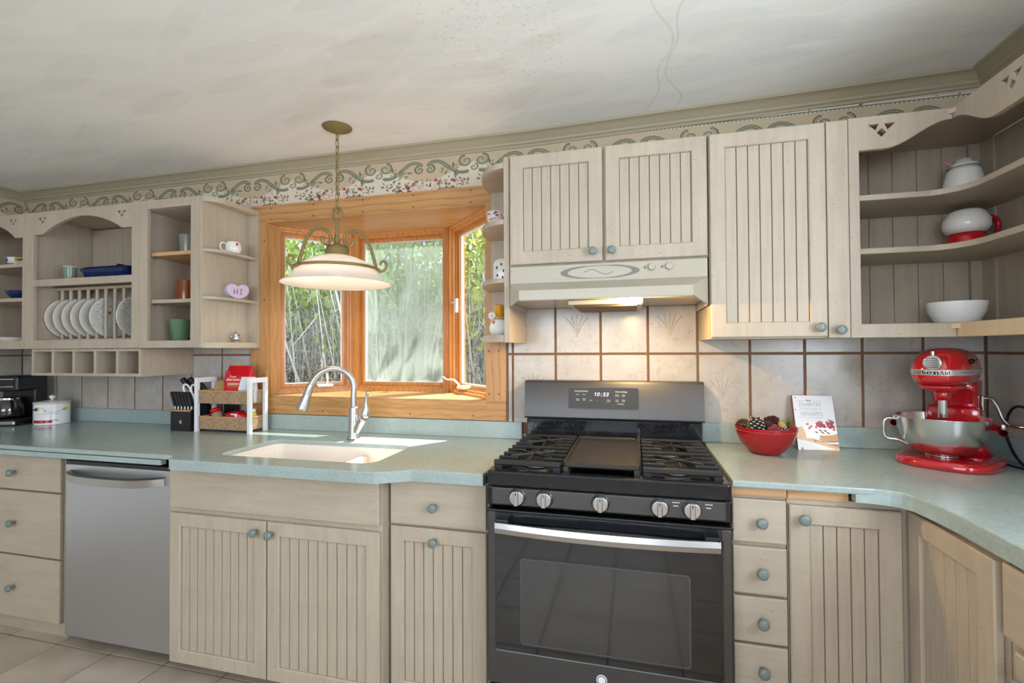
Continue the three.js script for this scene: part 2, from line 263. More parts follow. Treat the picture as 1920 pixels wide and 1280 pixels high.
  for (let i = 0; i < 18; i++) for (let j = 0; j < 16; j++) { const x0 = -4.095 + i * 0.3055, z0 = 0.024 + j * 0.3055; const a = Math.max(x0 + 0.004, XL), b = Math.min(x0 + 0.3015, XR), c = z0 + 0.004, d = Math.min(z0 + 0.3015, ZB); if (b > a && d > c) mesh('tile', bx(a, b, -0.005, 0, c, d), M['floor' + ((i * 7 + j * 3) % 2)], fl); }
  const xsC = [XL - 0.1, -2, -0.5, 0.4, XR + 0.1];
  const cg = stations([[0, 0], [1, 0], [1, 0.12], [0, 0.12]], xsC.map((x) => (a, b) => [x, ceilY(x) + b, -0.1 + a * (ZB + 0.2)]));
  { const p = cg.attributes.position, uv = new Float32Array(p.count * 2); for (let i = 0; i < p.count; i++) { uv[2 * i] = (p.getX(i) - XL) / 5.3; uv[2 * i + 1] = p.getZ(i) / 2.65; } cg.setAttribute('uv', new THREE.BufferAttribute(uv, 2)); }
  struct(mesh('ceiling', cg, M.ceil, null, true));
  // crown mouldings
  const prof = [[0, -0.062], [0.008, -0.062], [0.008, -0.052], [0.016, -0.047], [0.018, -0.038], [0.026, -0.032], [0.036, -0.02], [0.05, -0.013], [0.056, -0.012], [0.056, 0], [0, 0]];
  const cs = [XL, -0.5, XR];
  struct(mesh('trim_1', stations(prof.map(([a, b]) => [a, b]), cs.map((x) => (a, b) => [x, ceilY(x) + b * 1.02, a])), M.crown));
  struct(mesh('trim_2', stations(prof, [0.0, ZB].map((z) => (a, b) => [XL + a, ceilY(XL) + b, z])), M.crown));
  struct(mesh('trim_3', stations(prof, [0.0, ZB].map((z) => (a, b) => [XR - a, ceilY(XR) + b, z])), M.crown));
}

// ---------------------------------------------------------------- bay window
{
  // casing boards with dark nail heads
  const cas = struct(mesh('trim_4', bx(-2.085, -0.6, 2.05, 2.147, 0, 0.022), M.wood, null, false, 'h'));
  const nails = (o, pts) => pts.forEach(([x, y]) => mesh('nail_head', new THREE.CylinderGeometry(0.0035, 0.0035, 0.003, 8).rotateX(Math.PI / 2).translate(x, y, 0.0225), M.nail, o));
  nails(cas, [-1.95, -1.68, -1.38, -1.09, -0.78].flatMap((x) => [[x, 2.128], [x, 2.068]]));
  const cl = struct(mesh('trim_5', bx(-2.085, WIN.x0, 0.985, 2.05, 0, 0.022), M.wood)); nails(cl, [1.0, 1.2, 1.62, 1.95].flatMap((y) => [[-2.06, y], [-1.995, y]]));
  const cr = struct(mesh('trim_6', bx(WIN.x1, -0.604, 1.088, 2.05, 0, 0.022), M.wood)); nails(cr, [1.12, 1.33, 1.62, 1.95].flatMap((y) => [[-0.69, y], [-0.64, y]]));
  const cb = struct(mesh('trim_7', bx(WIN.x0, -0.604, 0.992, 1.088, 0, 0.022), M.wood, null, false, 'h')); nails(cb, [-1.93, -1.62, -1.11, -0.77].flatMap((x) => [[x, 1.072], [x, 1.012]]));
  // soffit board, seat board, side boards
  const plan = [[-1.99, 0.004], [-1.99, -0.06], [-1.68, -0.47], [-1.05, -0.47], [-0.70, -0.06], [-0.70, 0.004]];
  struct(mesh('trim_8', flat(ext(poly(plan.map(([x, z]) => [clamp(x, -1.979, -0.706), z])), 0.02), 2.069), M.wood, null, false, 'h'));
  struct(mesh('trim_9', flat(ext(poly(plan.map(([x, z]) => [x, z > 0 ? 0.026 : z])), 0.03), 1.090), M.wood, null, false, 'h'));
  struct(mesh('trim_10', bx(-1.979, -1.972, 1.091, 2.048, -0.075, -0.001), M.wood));
  // one window unit: stepped frame, sash, white gasket, pane; local x 0..w, y 0..h, room side at z = 0
  const unit = (n, label, w, h, at, ry, glass, fr) => {
    const g = new THREE.Group(); g.name = n; g.position.set(...at); g.rotation.y = ry; struct(g); g.userData.label = label;
    const ring = (nm, i0, i1, z0, z1, m) => mesh(nm, ext(hole(poly(rect(i0, w - i0, i0, h - i0)), rect(i1, w - i1, i1, h - i1)), z1 - z0).translate(0, 0, z0), m, g);
    ring('frame', 0, fr, -0.10, 0, M.woodO); ring('stop', fr - 0.001, fr + 0.012, -0.09, -0.018, M.woodO);
    ring('bead', fr + 0.011, fr + 0.020, -0.085, -0.034, M.woodB); ring('sash', fr + 0.019, fr + 0.036, -0.082, -0.048, M.woodO);
    ring('gasket', fr + 0.035, fr + 0.041, -0.074, -0.058, M.gasket);
    mesh('pane', bx(fr + 0.038, w - fr - 0.038, fr + 0.038, h - fr - 0.038, -0.069, -0.065), glass, g);
    return g;
  };
  const H = 0.962, s = Math.SQRT2;
  const w1 = unit('window_1', 'left-hand slanted window of the bay with clear glass', 0.30 * s, H, [-1.985, 1.09, -0.055], R(45), M.pane, 0.014);
  const w2 = unit('window_2', 'middle window of the bay with fogged glass', 0.63, H, [-1.68, 1.09, -0.352], 0, M.fogPane, 0.014);
  const w3 = unit('window_3', 'right-hand slanted window of the bay with clear glass', 0.344 * s, H, [-1.05, 1.09, -0.352], R(-45), M.pane, 0.014);
  // corner posts between the units
  struct(mesh('trim_12', flat(ext(poly([[-0.016, 0.0], [0.012, 0.006], [0.014, -0.02], [0.0, -0.1], [-0.075, -0.06]]), H), 1.09 + H).translate(-1.68, 0, -0.352), M.woodB));
  const post = mesh('trim_13', bx(-1.078, -1.044, 1.09, 2.052, -0.40, -0.335), M.woodB); struct(post);
  // crank handles and a sash lock
  for (const [gw, x, z] of [[w1, 0.27, 0.004], [w3, 0.16, 0.004]]) { const c = mesh('crank_base', bx(x - 0.045, x + 0.045, 0.028, 0.046, -0.05, 0.004, 0.006), M.white, gw); mesh('crank_handle', tube(gw === w1 ? [[x + 0.01, 0.046, -0.01], [x + 0.012, 0.07, -0.005], [x + 0.006, 0.13, 0]] : [[x - 0.03, 0.046, -0.01], [x - 0.06, 0.075, 0.01], [x - 0.12, 0.078, 0.03], [x - 0.15, 0.09, 0.035]], 0.006, 16, 8), M.white, c); }
  const lk = mesh('sash_lock', bx(0.052, 0.074, 0.46, 0.54, -0.03, -0.014, 0.003), M.whiteMetal, w3); mesh('lock_lever', bx(0.025, 0.055, 0.515, 0.523, -0.016, -0.008, 0.002), M.whiteMetal, lk);
}

// ---------------------------------------------------------------- cabinet builders
const knobGeo = lathe([[0, 0], [0.0075, 0], [0.0065, 0.006], [0.006, 0.012], [0.0105, 0.016], [0.0155, 0.02], [0.017, 0.025], [0.0155, 0.0305], [0.009, 0.0335], [0, 0.034]], 24).rotateX(Math.PI / 2);
const knobNorm = norm(knobGeo);
function knob(parent, x, y, z) { const k = new THREE.Mesh(knobNorm, M.knob); k.name = 'knob'; k.position.set(x, y, z); k.castShadow = k.receiveShadow = true; parent.add(k); return k; }
// a framed door with a recessed panel of boards; local x 0..w, y 0..h, z 0..0.02, looking towards +z
function beadDoor(parent, at, ry, w, h, planks, kn, m = M.paint, fw = 0.055) {
  const d = mesh('door', ext(hole(poly(rect(0, w, 0, h)), rect(fw, w - fw, fw, h - fw)), 0.02, 0.0035), m); d.position.set(...at); d.rotation.y = ry; parent.add(d);
  mesh('door_back', bx(fw - 0.008, w - fw + 0.008, fw - 0.008, h - fw + 0.008, 0.001, 0.0062), M.glaze, d);
  const W = w - 2 * fw, n = planks, pw = W / n, g = norm(bx(0.0014, pw - 0.0014, 0, h - 2 * fw, 0, 0.005, 0.0014)); metreUV(g, 'v', 0.5, 0, 0);
  for (let i = 0; i < n; i++) { const p = new THREE.Mesh(g, m); p.name = 'plank'; p.position.set(fw + i * pw, fw, 0.0062); p.castShadow = p.receiveShadow = true; d.add(p); }
  if (kn) knob(d, kn[0], kn[1], 0.02);
  return d;
}
function drawer(parent, at, ry, w, h, kn, m = M.paintLow) {
  const d = mesh('drawer', ext(poly(rect(0, w, 0, h)), 0.02, 0.004, 2), m, null, false, 'h'); d.position.set(...at); d.rotation.y = ry; parent.add(d);
  if (kn) knob(d, kn[0], kn[1], 0.02);
  return d;
}
const hollow = (x0, x1, y0, y1, z0, z1, t = 0.018) => flat(ext(hole(poly(rect(x0, x1, z0, z1)), rect(x0 + t, x1 - t, z0 + t, z1 - t)), y1 - y0), y1);   // four walls, open above and below
const ringZ = (x0, x1, y0, y1, z0, z1, t = 0.018) => ext(hole(poly(rect(x0, x1, y0, y1)), rect(x0 + t, x1 - t, y0 + t, y1 - t)), z1 - z0).translate(0, 0, z0);   // top, bottom and sides, open in front and behind

// ---------------------------------------------------------------- base cabinets, left of the range
const CL = 0.906, CR = 0.928;
{
  const a = thing('drawer_cabinet', 'base cabinet with three wide drawers beside the dishwasher', 'cabinet', [-3.22, 0, 0]);
  mesh('body', bx(0, 0.635, 0.075, 0.852, 0.03, 0.6), M.paintLow, a, false, 'h'); mesh('toe_board', bx(0, 0.635, 0, 0.074, 0.3, 0.585), M.paintLow, a, false, 'h');
  for (const [y0, y1] of [[0.682, 0.844], [0.374, 0.674], [0.075, 0.366]]) drawer(a, [0.005, y0, 0.6], 0, 0.625, y1 - y0, [0.335, (y1 - y0) / 2, 0]);
  const f = thing('corner_cabinet', 'far-left base cabinet in the dim corner under the coffee maker', 'cabinet', [-3.89, 0, 0]);
  mesh('body', bx(0, 0.665, 0.075, 0.852, 0.03, 0.6), M.paintLow, f); mesh('toe_board', bx(0, 0.665, 0, 0.074, 0.3, 0.585), M.paintLow, f); beadDoor(f, [0.02, 0.08, 0.6], 0, 0.62, 0.76, 9, [0.58, 0.7], M.paintLow);

  const dw = thing('dishwasher', 'stainless steel dishwasher with curved bar handle', 'dishwasher', [-2.513, 0, 0]);
  mesh('tub', bx(0.006, 0.6, 0.12, 0.84, 0.06, 0.6), M.blackPlastic, dw);
  mesh('control_top', bx(0, 0.606, 0.828, 0.846, 0.58, 0.645, 0.004), M.black, dw);
  const dr = mesh('door', bx(0, 0.606, 0.055, 0.83, 0.601, 0.648, 0.006), M.steel, dw, false, 'v'); 
  const hb = []; for (let i = 0; i <= 20; i++) { const t = i / 20, b = Math.sin(Math.PI * t); hb.push([0.026 + t * 0.556, 0.652 + 0.05 * Math.min(1, b * 1.5) ** 0.7, 0.785 - 0.006 * b]); }
  mesh('handle', stations([[-0.008, -0.019], [0.006, -0.019], [0.009, 0.014], [-0.008, 0.019]], hb.map(([x, z, y]) => (p, q) => [x, y + q, z + p])), M.brushed, dr);
  mesh('toe_kick', bx(0.006, 0.6, 0.002, 0.1, 0.5, 0.53), M.black, dw); 
  for (const x of [0.03, 0.575]) mesh('foot', cyl(0.014, 0.014, 0.12, x, 0, 0.45, 12), M.blackPlastic, dw);

  const s = thing('sink_cabinet', 'base cabinet under the sink with false drawer front and two beadboard doors', 'cabinet', [-1.895, 0, 0]);
  mesh('body', hollow(0, 0.985, 0.06, 0.85, 0.03, 0.655), M.paintLow, s); mesh('bottom', bx(0.02, 0.965, 0.06, 0.078, 0.05, 0.635), M.paintLow, s);
  mesh('toe_board', bx(0.12, 0.98, 0, 0.062, 0.3, 0.59), M.paintLow, s, false, 'h');
  drawer(s, [0.012, 0.69, 0.655], 0, 0.968, 0.168, null); s.children[s.children.length - 1].name = 'false_front';
  beadDoor(s, [0.012, 0.052, 0.655], 0, 0.475, 0.615, 9, [0.435, 0.575], M.paintLow); beadDoor(s, [0.493, 0.052, 0.655], 0, 0.487, 0.615, 9, [0.025, 0.572], M.paintLow);
  const c = thing('drawer_door_cabinet', 'narrow base cabinet with one drawer and one beadboard door left of the range', 'cabinet', [-0.908, 0, 0]);
  mesh('body', bx(0, 0.398, 0.06, 0.852, 0.03, 0.6), M.paintLow, c); mesh('toe_board', bx(0, 0.398, 0, 0.06, 0.3, 0.55), M.paintLow, c, false, 'h');
  drawer(c, [0.01, 0.687, 0.6], 0, 0.378, 0.163, [0.18, 0.074]); beadDoor(c, [0.01, 0.05, 0.6], 0, 0.378, 0.627, 7, [0.18, 0.585], M.paintLow);

  // right of the range
  const d = thing('drawer_bank', 'narrow bank of small drawers right of the range', 'cabinet', [0.293, 0, 0]);
  mesh('body', bx(0, 0.16, 0.06, 0.872, 0.03, 0.6), M.paintLow, d); mesh('toe_board', bx(0, 0.16, 0, 0.06, 0.3, 0.55), M.paintLow, d, false, 'h');
  for (const [y0, y1] of [[0.73, 0.865], [0.57, 0.716], [0.419, 0.56], [0.27, 0.411], [0.07, 0.262]]) drawer(d, [0.003, y0, 0.6], 0, 0.154, y1 - y0, [0.08, (y1 - y0) / 2]);
  mesh('raw_rail', bx(0, 0.16, 0.873, 0.904, 0.56, 0.612), M.woodRaw, d);
  const e = thing('corner_base_cabinet', 'inside-corner base cabinet with two beadboard doors meeting at a right angle', 'cabinet', [0.456, 0, 0]);
  mesh('body', flat(ext(poly([[0, 0.03], [0.86, 0.03], [0.86, 0.985], [0.33, 0.985], [0.33, 0.6], [0, 0.6]]), 0.81), 0.872), M.paintLow, e); mesh('toe_board', flat(ext(poly([[0, 0.3], [0.7, 0.3], [0.7, 0.985], [0.38, 0.985], [0.38, 0.55], [0, 0.55]]), 0.062), 0.062), M.paintLow, e);
  beadDoor(e, [0.002, 0.05, 0.6], 0, 0.298, 0.805, 5, [0.036, 0.768], M.paintLow, 0.058); beadDoor(e, [0.33, 0.05, 0.625], R(-90), 0.345, 0.815, 5, null, M.paintLow, 0.058);
  mesh('raw_rail', bx(0, 0.165, 0.873, 0.904, 0.56, 0.612), M.woodRaw, e);
  const f2 = thing('side_drawer_cabinet', 'base cabinet on the side run with a plain drawer at the picture edge', 'cabinet', [0.786, 0, 0.99]);
  mesh('body', bx(0, 0.53, 0.06, 0.872, 0, 0.7), M.paintLow, f2); mesh('toe_board', bx(0.05, 0.5, 0, 0.06, 0, 0.7), M.paintLow, f2);
  drawer(f2, [0, 0.715, 0.004], R(-90), 0.65, 0.158, [0.32, 0.08]); beadDoor(f2, [0, 0.05, 0.035], R(-90), 0.62, 0.65, 11, [0.05, 0.6], M.paintLow);
}

// ---------------------------------------------------------------- worktops, backsplash strips, sink, tap
{
  const arc = (cx, cz, r, a0, a1, n = 8) => Array.from({ length: n + 1 }, (_, i) => [cx + r * Math.cos(R(lerp(a0, a1, i / n))), cz + r * Math.sin(R(lerp(a0, a1, i / n)))]);
  const zA = 0.683, zB = 0.742, zC = 0.677;
  const outline = [[-3.895, 0.01], [-0.513, 0.01], [-0.513, zC], [-0.76, zC], ...arc(-0.775, zC + 0.033, 0.033, -90, -135, 4).map(([x, z]) => [x, z]), ...arc(-0.9, zB - 0.04, 0.04, 40, 90, 6), ...arc(-1.80, zB - 0.025, 0.025, 90, 180, 5), [-1.86, zA], [-3.895, zA]];
  const left = thing('worktop', 'grey-green worktop with bowed front around the sink', 'worktop', [0, 0, 0]);
  const sh = hole(poly(outline), rrect(-1.695, -0.972, 0.278, 0.625, 0.05));
  mesh('slab', flat(ext(sh, 0.02, 0.004, 2), CL), M.counter, left);
  mesh('front_edge', flat(ext(poly([[-0.513, zC], [-0.76, zC], ...arc(-0.775, zC + 0.033, 0.033, -90, -135, 4), ...arc(-0.9, zB - 0.04, 0.04, 40, 90, 6), ...arc(-1.80, zB - 0.025, 0.025, 90, 180, 5), [-1.83, zA - 0.02], [-0.513, zA - 0.04]]), 0.025), CL - 0.016), M.counter, left);
  mesh('edge_strip', bx(-3.895, -1.925, CL - 0.046, CL - 0.023, zA - 0.03, zA - 0.002, 0.003), M.counter, left);
  struct(mesh('trim_14', bx(-3.895, -0.525, CL, 0.987, 0.009, 0.026, 0.003), M.counter));
  const right = thing('worktop', 'grey-green corner worktop right of the range', 'worktop', [0, 0, 0]);
  const zR = 0.652, xR = 0.762;
  const inner = (o) => [[xR + o, 1.7], [xR + o, 0.86], [xR - 0.008 + o, 0.78], [xR - 0.02 + o, 0.705 - o], [xR - 0.034 + o, 0.682 - o], [xR - 0.055 + o * 0.5, 0.667 - o], [xR - 0.09, 0.656 - o]];
  mesh('slab', flat(ext(poly([[0.292, 0.01], [1.322, 0.01], [1.322, 1.7], ...inner(0), [0.292, zR]]), 0.02, 0.004, 2), CR), M.counter, right);
  mesh('front_edge', flat(ext(poly([[0.625, zR - 0.03], [0.625, zR], ...inner(0).reverse(), ...inner(0.03)]), 0.028), CR - 0.016), M.counter, right);
  struct(mesh('trim_15', bx(0.268, 1.318, CR, 1.012, 0.009, 0.026, 0.003), M.counter));
  struct(mesh('trim_16', bx(1.304, 1.3215, CR, 1.012, 0.027, 1.25, 0.003), M.counter));

  const sk = thing('kitchen_sink', 'white double-bowl sink set under the worktop', 'sink', [0, 0, 0]);
  const y0 = CL - 0.0205, dp = 0.18;
  mesh('bowl_wall', flat(ext(hole(poly(rrect(-1.72, -0.948, 0.253, 0.65, 0.06)), rrect(-1.70, -0.968, 0.272, 0.631, 0.055)), dp), y0), M.sinkWhite, sk);
  mesh('bowl_floor', flat(ext(poly(rrect(-1.72, -0.948, 0.253, 0.65, 0.06)), 0.012), y0 - dp), M.sinkWhite, sk);
  mesh('divider', bx(-1.232, -1.196, y0 - dp, y0 - 0.035, 0.27, 0.633, 0.014), M.sinkWhite, sk);
  for (const [x, z] of [[-1.46, 0.45], [-1.08, 0.45]]) mesh('drain', lathe([[0, 0.001], [0.03, 0.001], [0.036, 0.004], [0.042, 0.003], [0.042, 0]], 28).translate(x, y0 - dp, z), M.chrome, sk);

  const fc = thing('kitchen_tap', 'brushed steel gooseneck tap with side lever behind the sink', 'tap', [-1.328, CL, 0.19]);
  mesh('body', lathe([[0, 0], [0.031, 0], [0.031, 0.006], [0.027, 0.01], [0.024, 0.08], [0.021, 0.15], [0.0195, 0.156], [0, 0.156]], 28), M.brushed, fc);
  const dx = -0.78, dz = 0.40;   // the way the spout points
  const S = (q, y) => [q * dx, y, q * dz];
  mesh('spout', tube([[0, 0.15, 0], [0, 0.2, 0], S(0.0, 0.262), S(0.02, 0.305), S(0.062, 0.335), S(0.115, 0.343), S(0.165, 0.328), S(0.2, 0.298), S(0.222, 0.265)], 0.0145, 60, 14), M.brushed, fc);
  const ax = new THREE.Vector3(0.35 * dx, -0.9, 0.35 * dz).normalize(), q = new THREE.Quaternion().setFromUnitVectors(V3(0, -1, 0), ax);
  const sp = mesh('spray_head', lathe([[0.0145, 0], [0.0175, -0.002], [0.0185, -0.045], [0.018, -0.047], [0.018, -0.05], [0.019, -0.052], [0.026, -0.115], [0.0265, -0.125], [0.024, -0.127], [0, -0.124]].reverse(), 28).applyQuaternion(q).translate(0.222 * dx, 0.268, 0.222 * dz), M.brushed, fc);
  const q2 = new THREE.Quaternion().setFromUnitVectors(V3(0, 1, 0), V3(0.62, 0.9, 0.08).normalize());
  const hs = mesh('lever_socket', lathe([[0, -0.03], [0.018, -0.03], [0.0205, 0.05], [0.0215, 0.062], [0, 0.062]], 24).applyQuaternion(q2).translate(0.024, 0.055, 0.004), M.brushed, fc);
  mesh('lever', lathe([[0, 0], [0.021, 0], [0.0235, 0.012], [0.021, 0.03], [0.012, 0.055], [0.0075, 0.07], [0.0065, 0.115], [0.0085, 0.12], [0.0085, 0.124], [0, 0.125]], 24).applyQuaternion(new THREE.Quaternion().setFromUnitVectors(V3(0, 1, 0), V3(0.12, 1, 0).normalize())).translate(0.064, 0.106, 0.007), M.brushed, fc);
}

// ---------------------------------------------------------------- gas range
{
  const r = thing('gas_range', 'dark slate gas range with griddle and black glass oven door', 'range', [-0.1045, 0, 0]);
  const w = 0.387;
  mesh('body', bx(-w + 0.008, w - 0.008, 0.03, 0.8, 0.06, 0.64), M.slate, r);
  for (const x of [-0.34, 0.34]) for (const z of [0.12, 0.6]) mesh('foot', cyl(0.015, 0.015, 0.03, x, 0, z, 12), M.blackPlastic, r);
  // cooktop: shallow black pan with raised rim
  mesh('cooktop_pan', bx(-w + 0.01, w - 0.01, 0.895, 0.908, 0.1, 0.665), M.enamel, r);
  mesh('cooktop_rim', flat(ext(hole(poly(rrect(-w, w, 0.07, 0.70, 0.012)), rrect(-w + 0.022, w - 0.022, 0.11, 0.664, 0.01)), 0.05, 0.006, 2), 0.926), M.enamel, r);
  // control panel
  mesh('panel_surround', bx(-w - 0.002, w + 0.002, 0.806, 0.876, 0.62, 0.694, 0.008), M.black, r);
  const cp = mesh('control_panel', bx(-w + 0.018, w - 0.018, 0.815, 0.872, 0.69, 0.702, 0.003), M.slate, r, false, 'h');
  const kb = lathe([[0, 0], [0.029, 0], [0.029, 0.004], [0.026, 0.006], [0.0245, 0.018], [0.022, 0.02], [0, 0.02]], 32).rotateX(Math.PI / 2);
  for (const x of [-0.279, -0.187, -0.005, 0.176, 0.271]) { const k = mesh('control_knob', kb.clone().translate(x, 0.845, 0.702), M.brushed, r); mesh('grip', bx(x - 0.0075, x + 0.0075, 0.821, 0.869, 0.72, 0.731, 0.003), M.brushed, k); mesh('pointer_mark', bx(x - 0.0012, x + 0.0012, 0.856, 0.867, 0.7309, 0.7316), M.black, k); }
  mesh('panel_print', (() => { const gs = []; for (const x of [0.223, 0.318]) { for (let i = 0; i < 4; i++) gs.push(bx(x - 0.008 + i * 0.0055, x - 0.005 + i * 0.0055, 0.861, 0.864, 0.7018, 0.7024)); gs.push(bx(x - 0.006, x + 0.008, 0.851, 0.853, 0.7018, 0.7024)); } return gs; })(), M.whiteMetal, cp).userData.kind = 'stuff';
  // oven door
  const dr = mesh('oven_door', ext(hole(poly(rrect(-w + 0.002, w - 0.002, 0.215, 0.79, 0.01)), rrect(-w + 0.03, w - 0.03, 0.329, 0.757, 0.008)), 0.05, 0.004, 2).translate(0, 0, 0.65), M.slate, r, false, 'h');
  mesh('door_top_cap', bx(-w - 0.002, w + 0.002, 0.788, 0.798, 0.645, 0.702, 0.004), M.black, dr);
  mesh('glass', bx(-w + 0.029, w - 0.029, 0.328, 0.758, 0.66, 0.6975), M.ovenGlass, dr);
  mesh('window_border', ext(hole(poly(rrect(-0.272, 0.265, 0.355, 0.64, 0.012)), rrect(-0.268, 0.261, 0.359, 0.636, 0.010)), 0.0006).translate(0, 0, 0.6975), mat('ovenLine', 0x4a4846, 0.3), dr);
  mesh('window_glass', ext(poly(rrect(-0.268, 0.261, 0.359, 0.636, 0.010)), 0.0004).translate(0, 0, 0.6975), mat('ovenWindow', 0x302e2c, 0.08, { clearcoat: 0.6, clearcoatRoughness: 0.05 }, true), dr);
  for (const [x0, x1] of [[-0.305, -0.262], [-0.2, -0.075], [-0.02, 0.105], [0.16, 0.2]]) for (const y of [0.767, 0.7765]) mesh('vent_slot', bx(x0, x1, y, y + 0.0045, 0.694, 0.7012), M.black, dr);
  mesh('vent_band', bx(-w + 0.03, w - 0.03, 0.757, 0.788, 0.66, 0.7005), M.enamel, dr);
  const hb = []; for (let i = 0; i <= 24; i++) { const t = i / 24, b = 1 - (2 * t - 1) ** 2; hb.push([-0.348 + t * 0.695, 0.735 + 0.024 * b]); }
  mesh('handle', stations([[-0.006, -0.017], [0.004, -0.017], [0.008, 0], [0.004, 0.017], [-0.006, 0.017]], hb.map(([x, z]) => (p, q) => [x, 0.749 + q, z + p])), M.brushed, dr);
  for (const x of [-0.325, 0.324]) mesh('handle_bracket', bx(x - 0.022, x + 0.022, 0.757, 0.778, 0.69, 0.74, 0.004), M.black, dr);
  mesh('badge', new THREE.CylinderGeometry(0.017, 0.017, 0.003, 32).rotateX(Math.PI / 2).translate(-0.006, 0.281, 0.7), M.whiteMetal, dr);
  mesh('badge_ring', new THREE.TorusGeometry(0.013, 0.0012, 6, 32).translate(-0.006, 0.281, 0.7015), M.slate, dr);
  mesh('drawer_front', bx(-w + 0.002, w - 0.002, 0.045, 0.205, 0.65, 0.695, 0.006), M.slate, r, false, 'h');
  // backguard
  mesh('riser', bx(-w + 0.004, w - 0.004, 0.925, 1.018, 0.03, 0.085, 0.004), M.enamel, r);
  const bg = mesh('backguard', stations([[0.012, 1.022], [0.104, 1.022], [0.108, 1.03], [0.092, 1.18], [0.085, 1.192], [0.02, 1.192], [0.012, 1.185]], [-w - 0.004, -w + 0.004, w - 0.004, w + 0.004].map((x, i) => (z, y) => [x * (i % 3 ? 1 : 0.997), y - (i % 3 ? 0 : 0.0), z])), M.slate, r, false, 'h');
  T.display = ctex(1024, 320, (g, W, H) => {
    g.fillStyle = '#2a2927'; g.fillRect(0, 0, W, H); g.fillStyle = '#20242e'; g.fillRect(375, 58, 215, 82);
    g.fillStyle = '#f4f7ff'; g.font = 'italic bold 74px monospace'; g.textAlign = 'center'; g.fillText('10:53', 484, 124);
    g.fillStyle = '#d9d7d2'; g.font = 'bold 26px sans-serif'; g.fillText('Cooking Options', 190, 62); g.fillText('Oven Settings', 780, 66);
    g.font = '21px sans-serif';
    for (const [t, x, y] of [['Bake', 140, 112], ['Broil', 235, 112], ['Warm', 140, 180], ['Hold', 140, 200], ['CLEAR', 235, 178], ['OFF', 235, 200], ['Start', 335, 198], ['+', 424, 202], ['–', 500, 202], ['Timer', 592, 190], ['on/off', 592, 212], ['Timer', 718, 108], ['On/Off', 718, 128], ['Oven', 812, 108], ['Light', 812, 128], ['Cook', 718, 186], ['Time', 718, 208], ['Delay', 812, 186], ['Time', 812, 208], ['SETTINGS', 770, 248]]) g.fillText(t, x, y);
  });
  const pl = new THREE.PlaneGeometry(0.306, 0.094); const dm = new THREE.MeshStandardMaterial({ map: T.display, roughness: 0.45 }); dm.name = 'display';
  const ds = new THREE.Mesh(pl, dm); ds.name = 'control_display'; const nz = Math.atan2(0.016, 0.15); ds.position.set(-0.033, 1.117, 0.1012); ds.rotation.x = -nz; bg.add(ds);
  const dbz = mesh('display_bezel', ext(hole(poly(rrect(-0.1555, 0.1555, -0.0487, 0.0487, 0.012)), rrect(-0.1535, 0.1535, -0.0467, 0.0467, 0.010)), 0.0025), M.slate, bg); dbz.position.set(-0.033, 1.117, 0.1); dbz.rotation.x = -nz;
  // burners, grates, griddle
  for (const [x, z, q] of [[-0.25, 0.24, 0.032], [-0.25, 0.52, 0.042], [0.0, 0.38, 0.045], [0.24, 0.24, 0.036], [0.24, 0.52, 0.04]]) { const b = mesh('burner', lathe([[0, 0], [q * 1.15, 0], [q * 1.15, 0.006], [q, 0.01], [q, 0.02], [0, 0.02]], 28).translate(x, 0.908, z), M.burner, r); mesh('burner_cap', lathe([[0, 0], [q * 0.98, 0], [q * 1.0, 0.003], [q * 0.9, 0.007], [0, 0.007]], 28).translate(x, 0.928, z), M.iron, b); }
  const grate = (x0, x1) => {
    const gs = [], z0 = 0.135, z1 = 0.648, yt = 0.954, bar = (ax, az, bx_, bz, wd = 0.010, y = yt, hh = 0.014) => { const L = Math.hypot(bx_ - ax, bz - az); gs.push(new RoundedBoxGeometry(L, hh, wd, 2, 0.004).rotateY(-Math.atan2(bz - az, bx_ - ax)).translate((ax + bx_) / 2, y - hh / 2, (az + bz) / 2)); };
    bar(x0, z0, x1, z0, 0.014); bar(x0, z1, x1, z1, 0.016, yt, 0.018); bar(x0 + 0.006, z0, x0 + 0.006, z1, 0.012, yt - 0.012, 0.012); bar(x1 - 0.006, z0, x1 - 0.006, z1, 0.012, yt - 0.012, 0.012);
    for (let i = 1; i < 8; i++) { const z = lerp(z0, z1, i / 8), m = (x0 + x1) / 2, g = i === 4 ? 0 : 0.045; if (g) { bar(x0, z, m - g, z); bar(m + g, z, x1, z); } else bar(x0, z, x1, z, 0.012); }
    for (const zc of [lerp(z0, z1, 0.25), lerp(z0, z1, 0.75)]) { const m = (x0 + x1) / 2; bar(m - 0.075, zc - 0.055, m + 0.075, zc + 0.055, 0.007, yt + 0.003, 0.012); bar(m - 0.075, zc + 0.055, m + 0.075, zc - 0.055, 0.007, yt + 0.003, 0.012); bar(m, zc - 0.09, m, zc - 0.03, 0.008); bar(m, zc + 0.03, m, zc + 0.09, 0.008); }
    for (const x of [x0 + 0.014, x1 - 0.014]) for (const z of [z0 + 0.01, z1 - 0.006]) gs.push(bx(x - 0.013, x + 0.013, 0.908, yt - 0.004, z - 0.008, z + 0.008, 0.003));
    const o = mesh('grate', gs, M.iron, r); return o;
  };
  grate(-0.375, -0.142); grate(0.127, 0.37);
  const gd = mesh('griddle', ext(poly(rrect(-0.132, 0.117, 0.155, 0.648, 0.012)), 0.012, 0.003).rotateX(Math.PI / 2).translate(0, 0.95, 0), M.griddle, r);
  mesh('griddle_lip', flat(ext(hole(poly(rrect(-0.134, 0.119, 0.153, 0.65, 0.012)), rrect(-0.126, 0.111, 0.161, 0.642, 0.008)), 0.016, 0.002), 0.957), M.griddle, gd);
  for (const x of [-0.124, 0.109]) mesh('griddle_leg', bx(x - 0.01, x + 0.01, 0.908, 0.941, 0.62, 0.648, 0.003), M.griddle, gd);
}

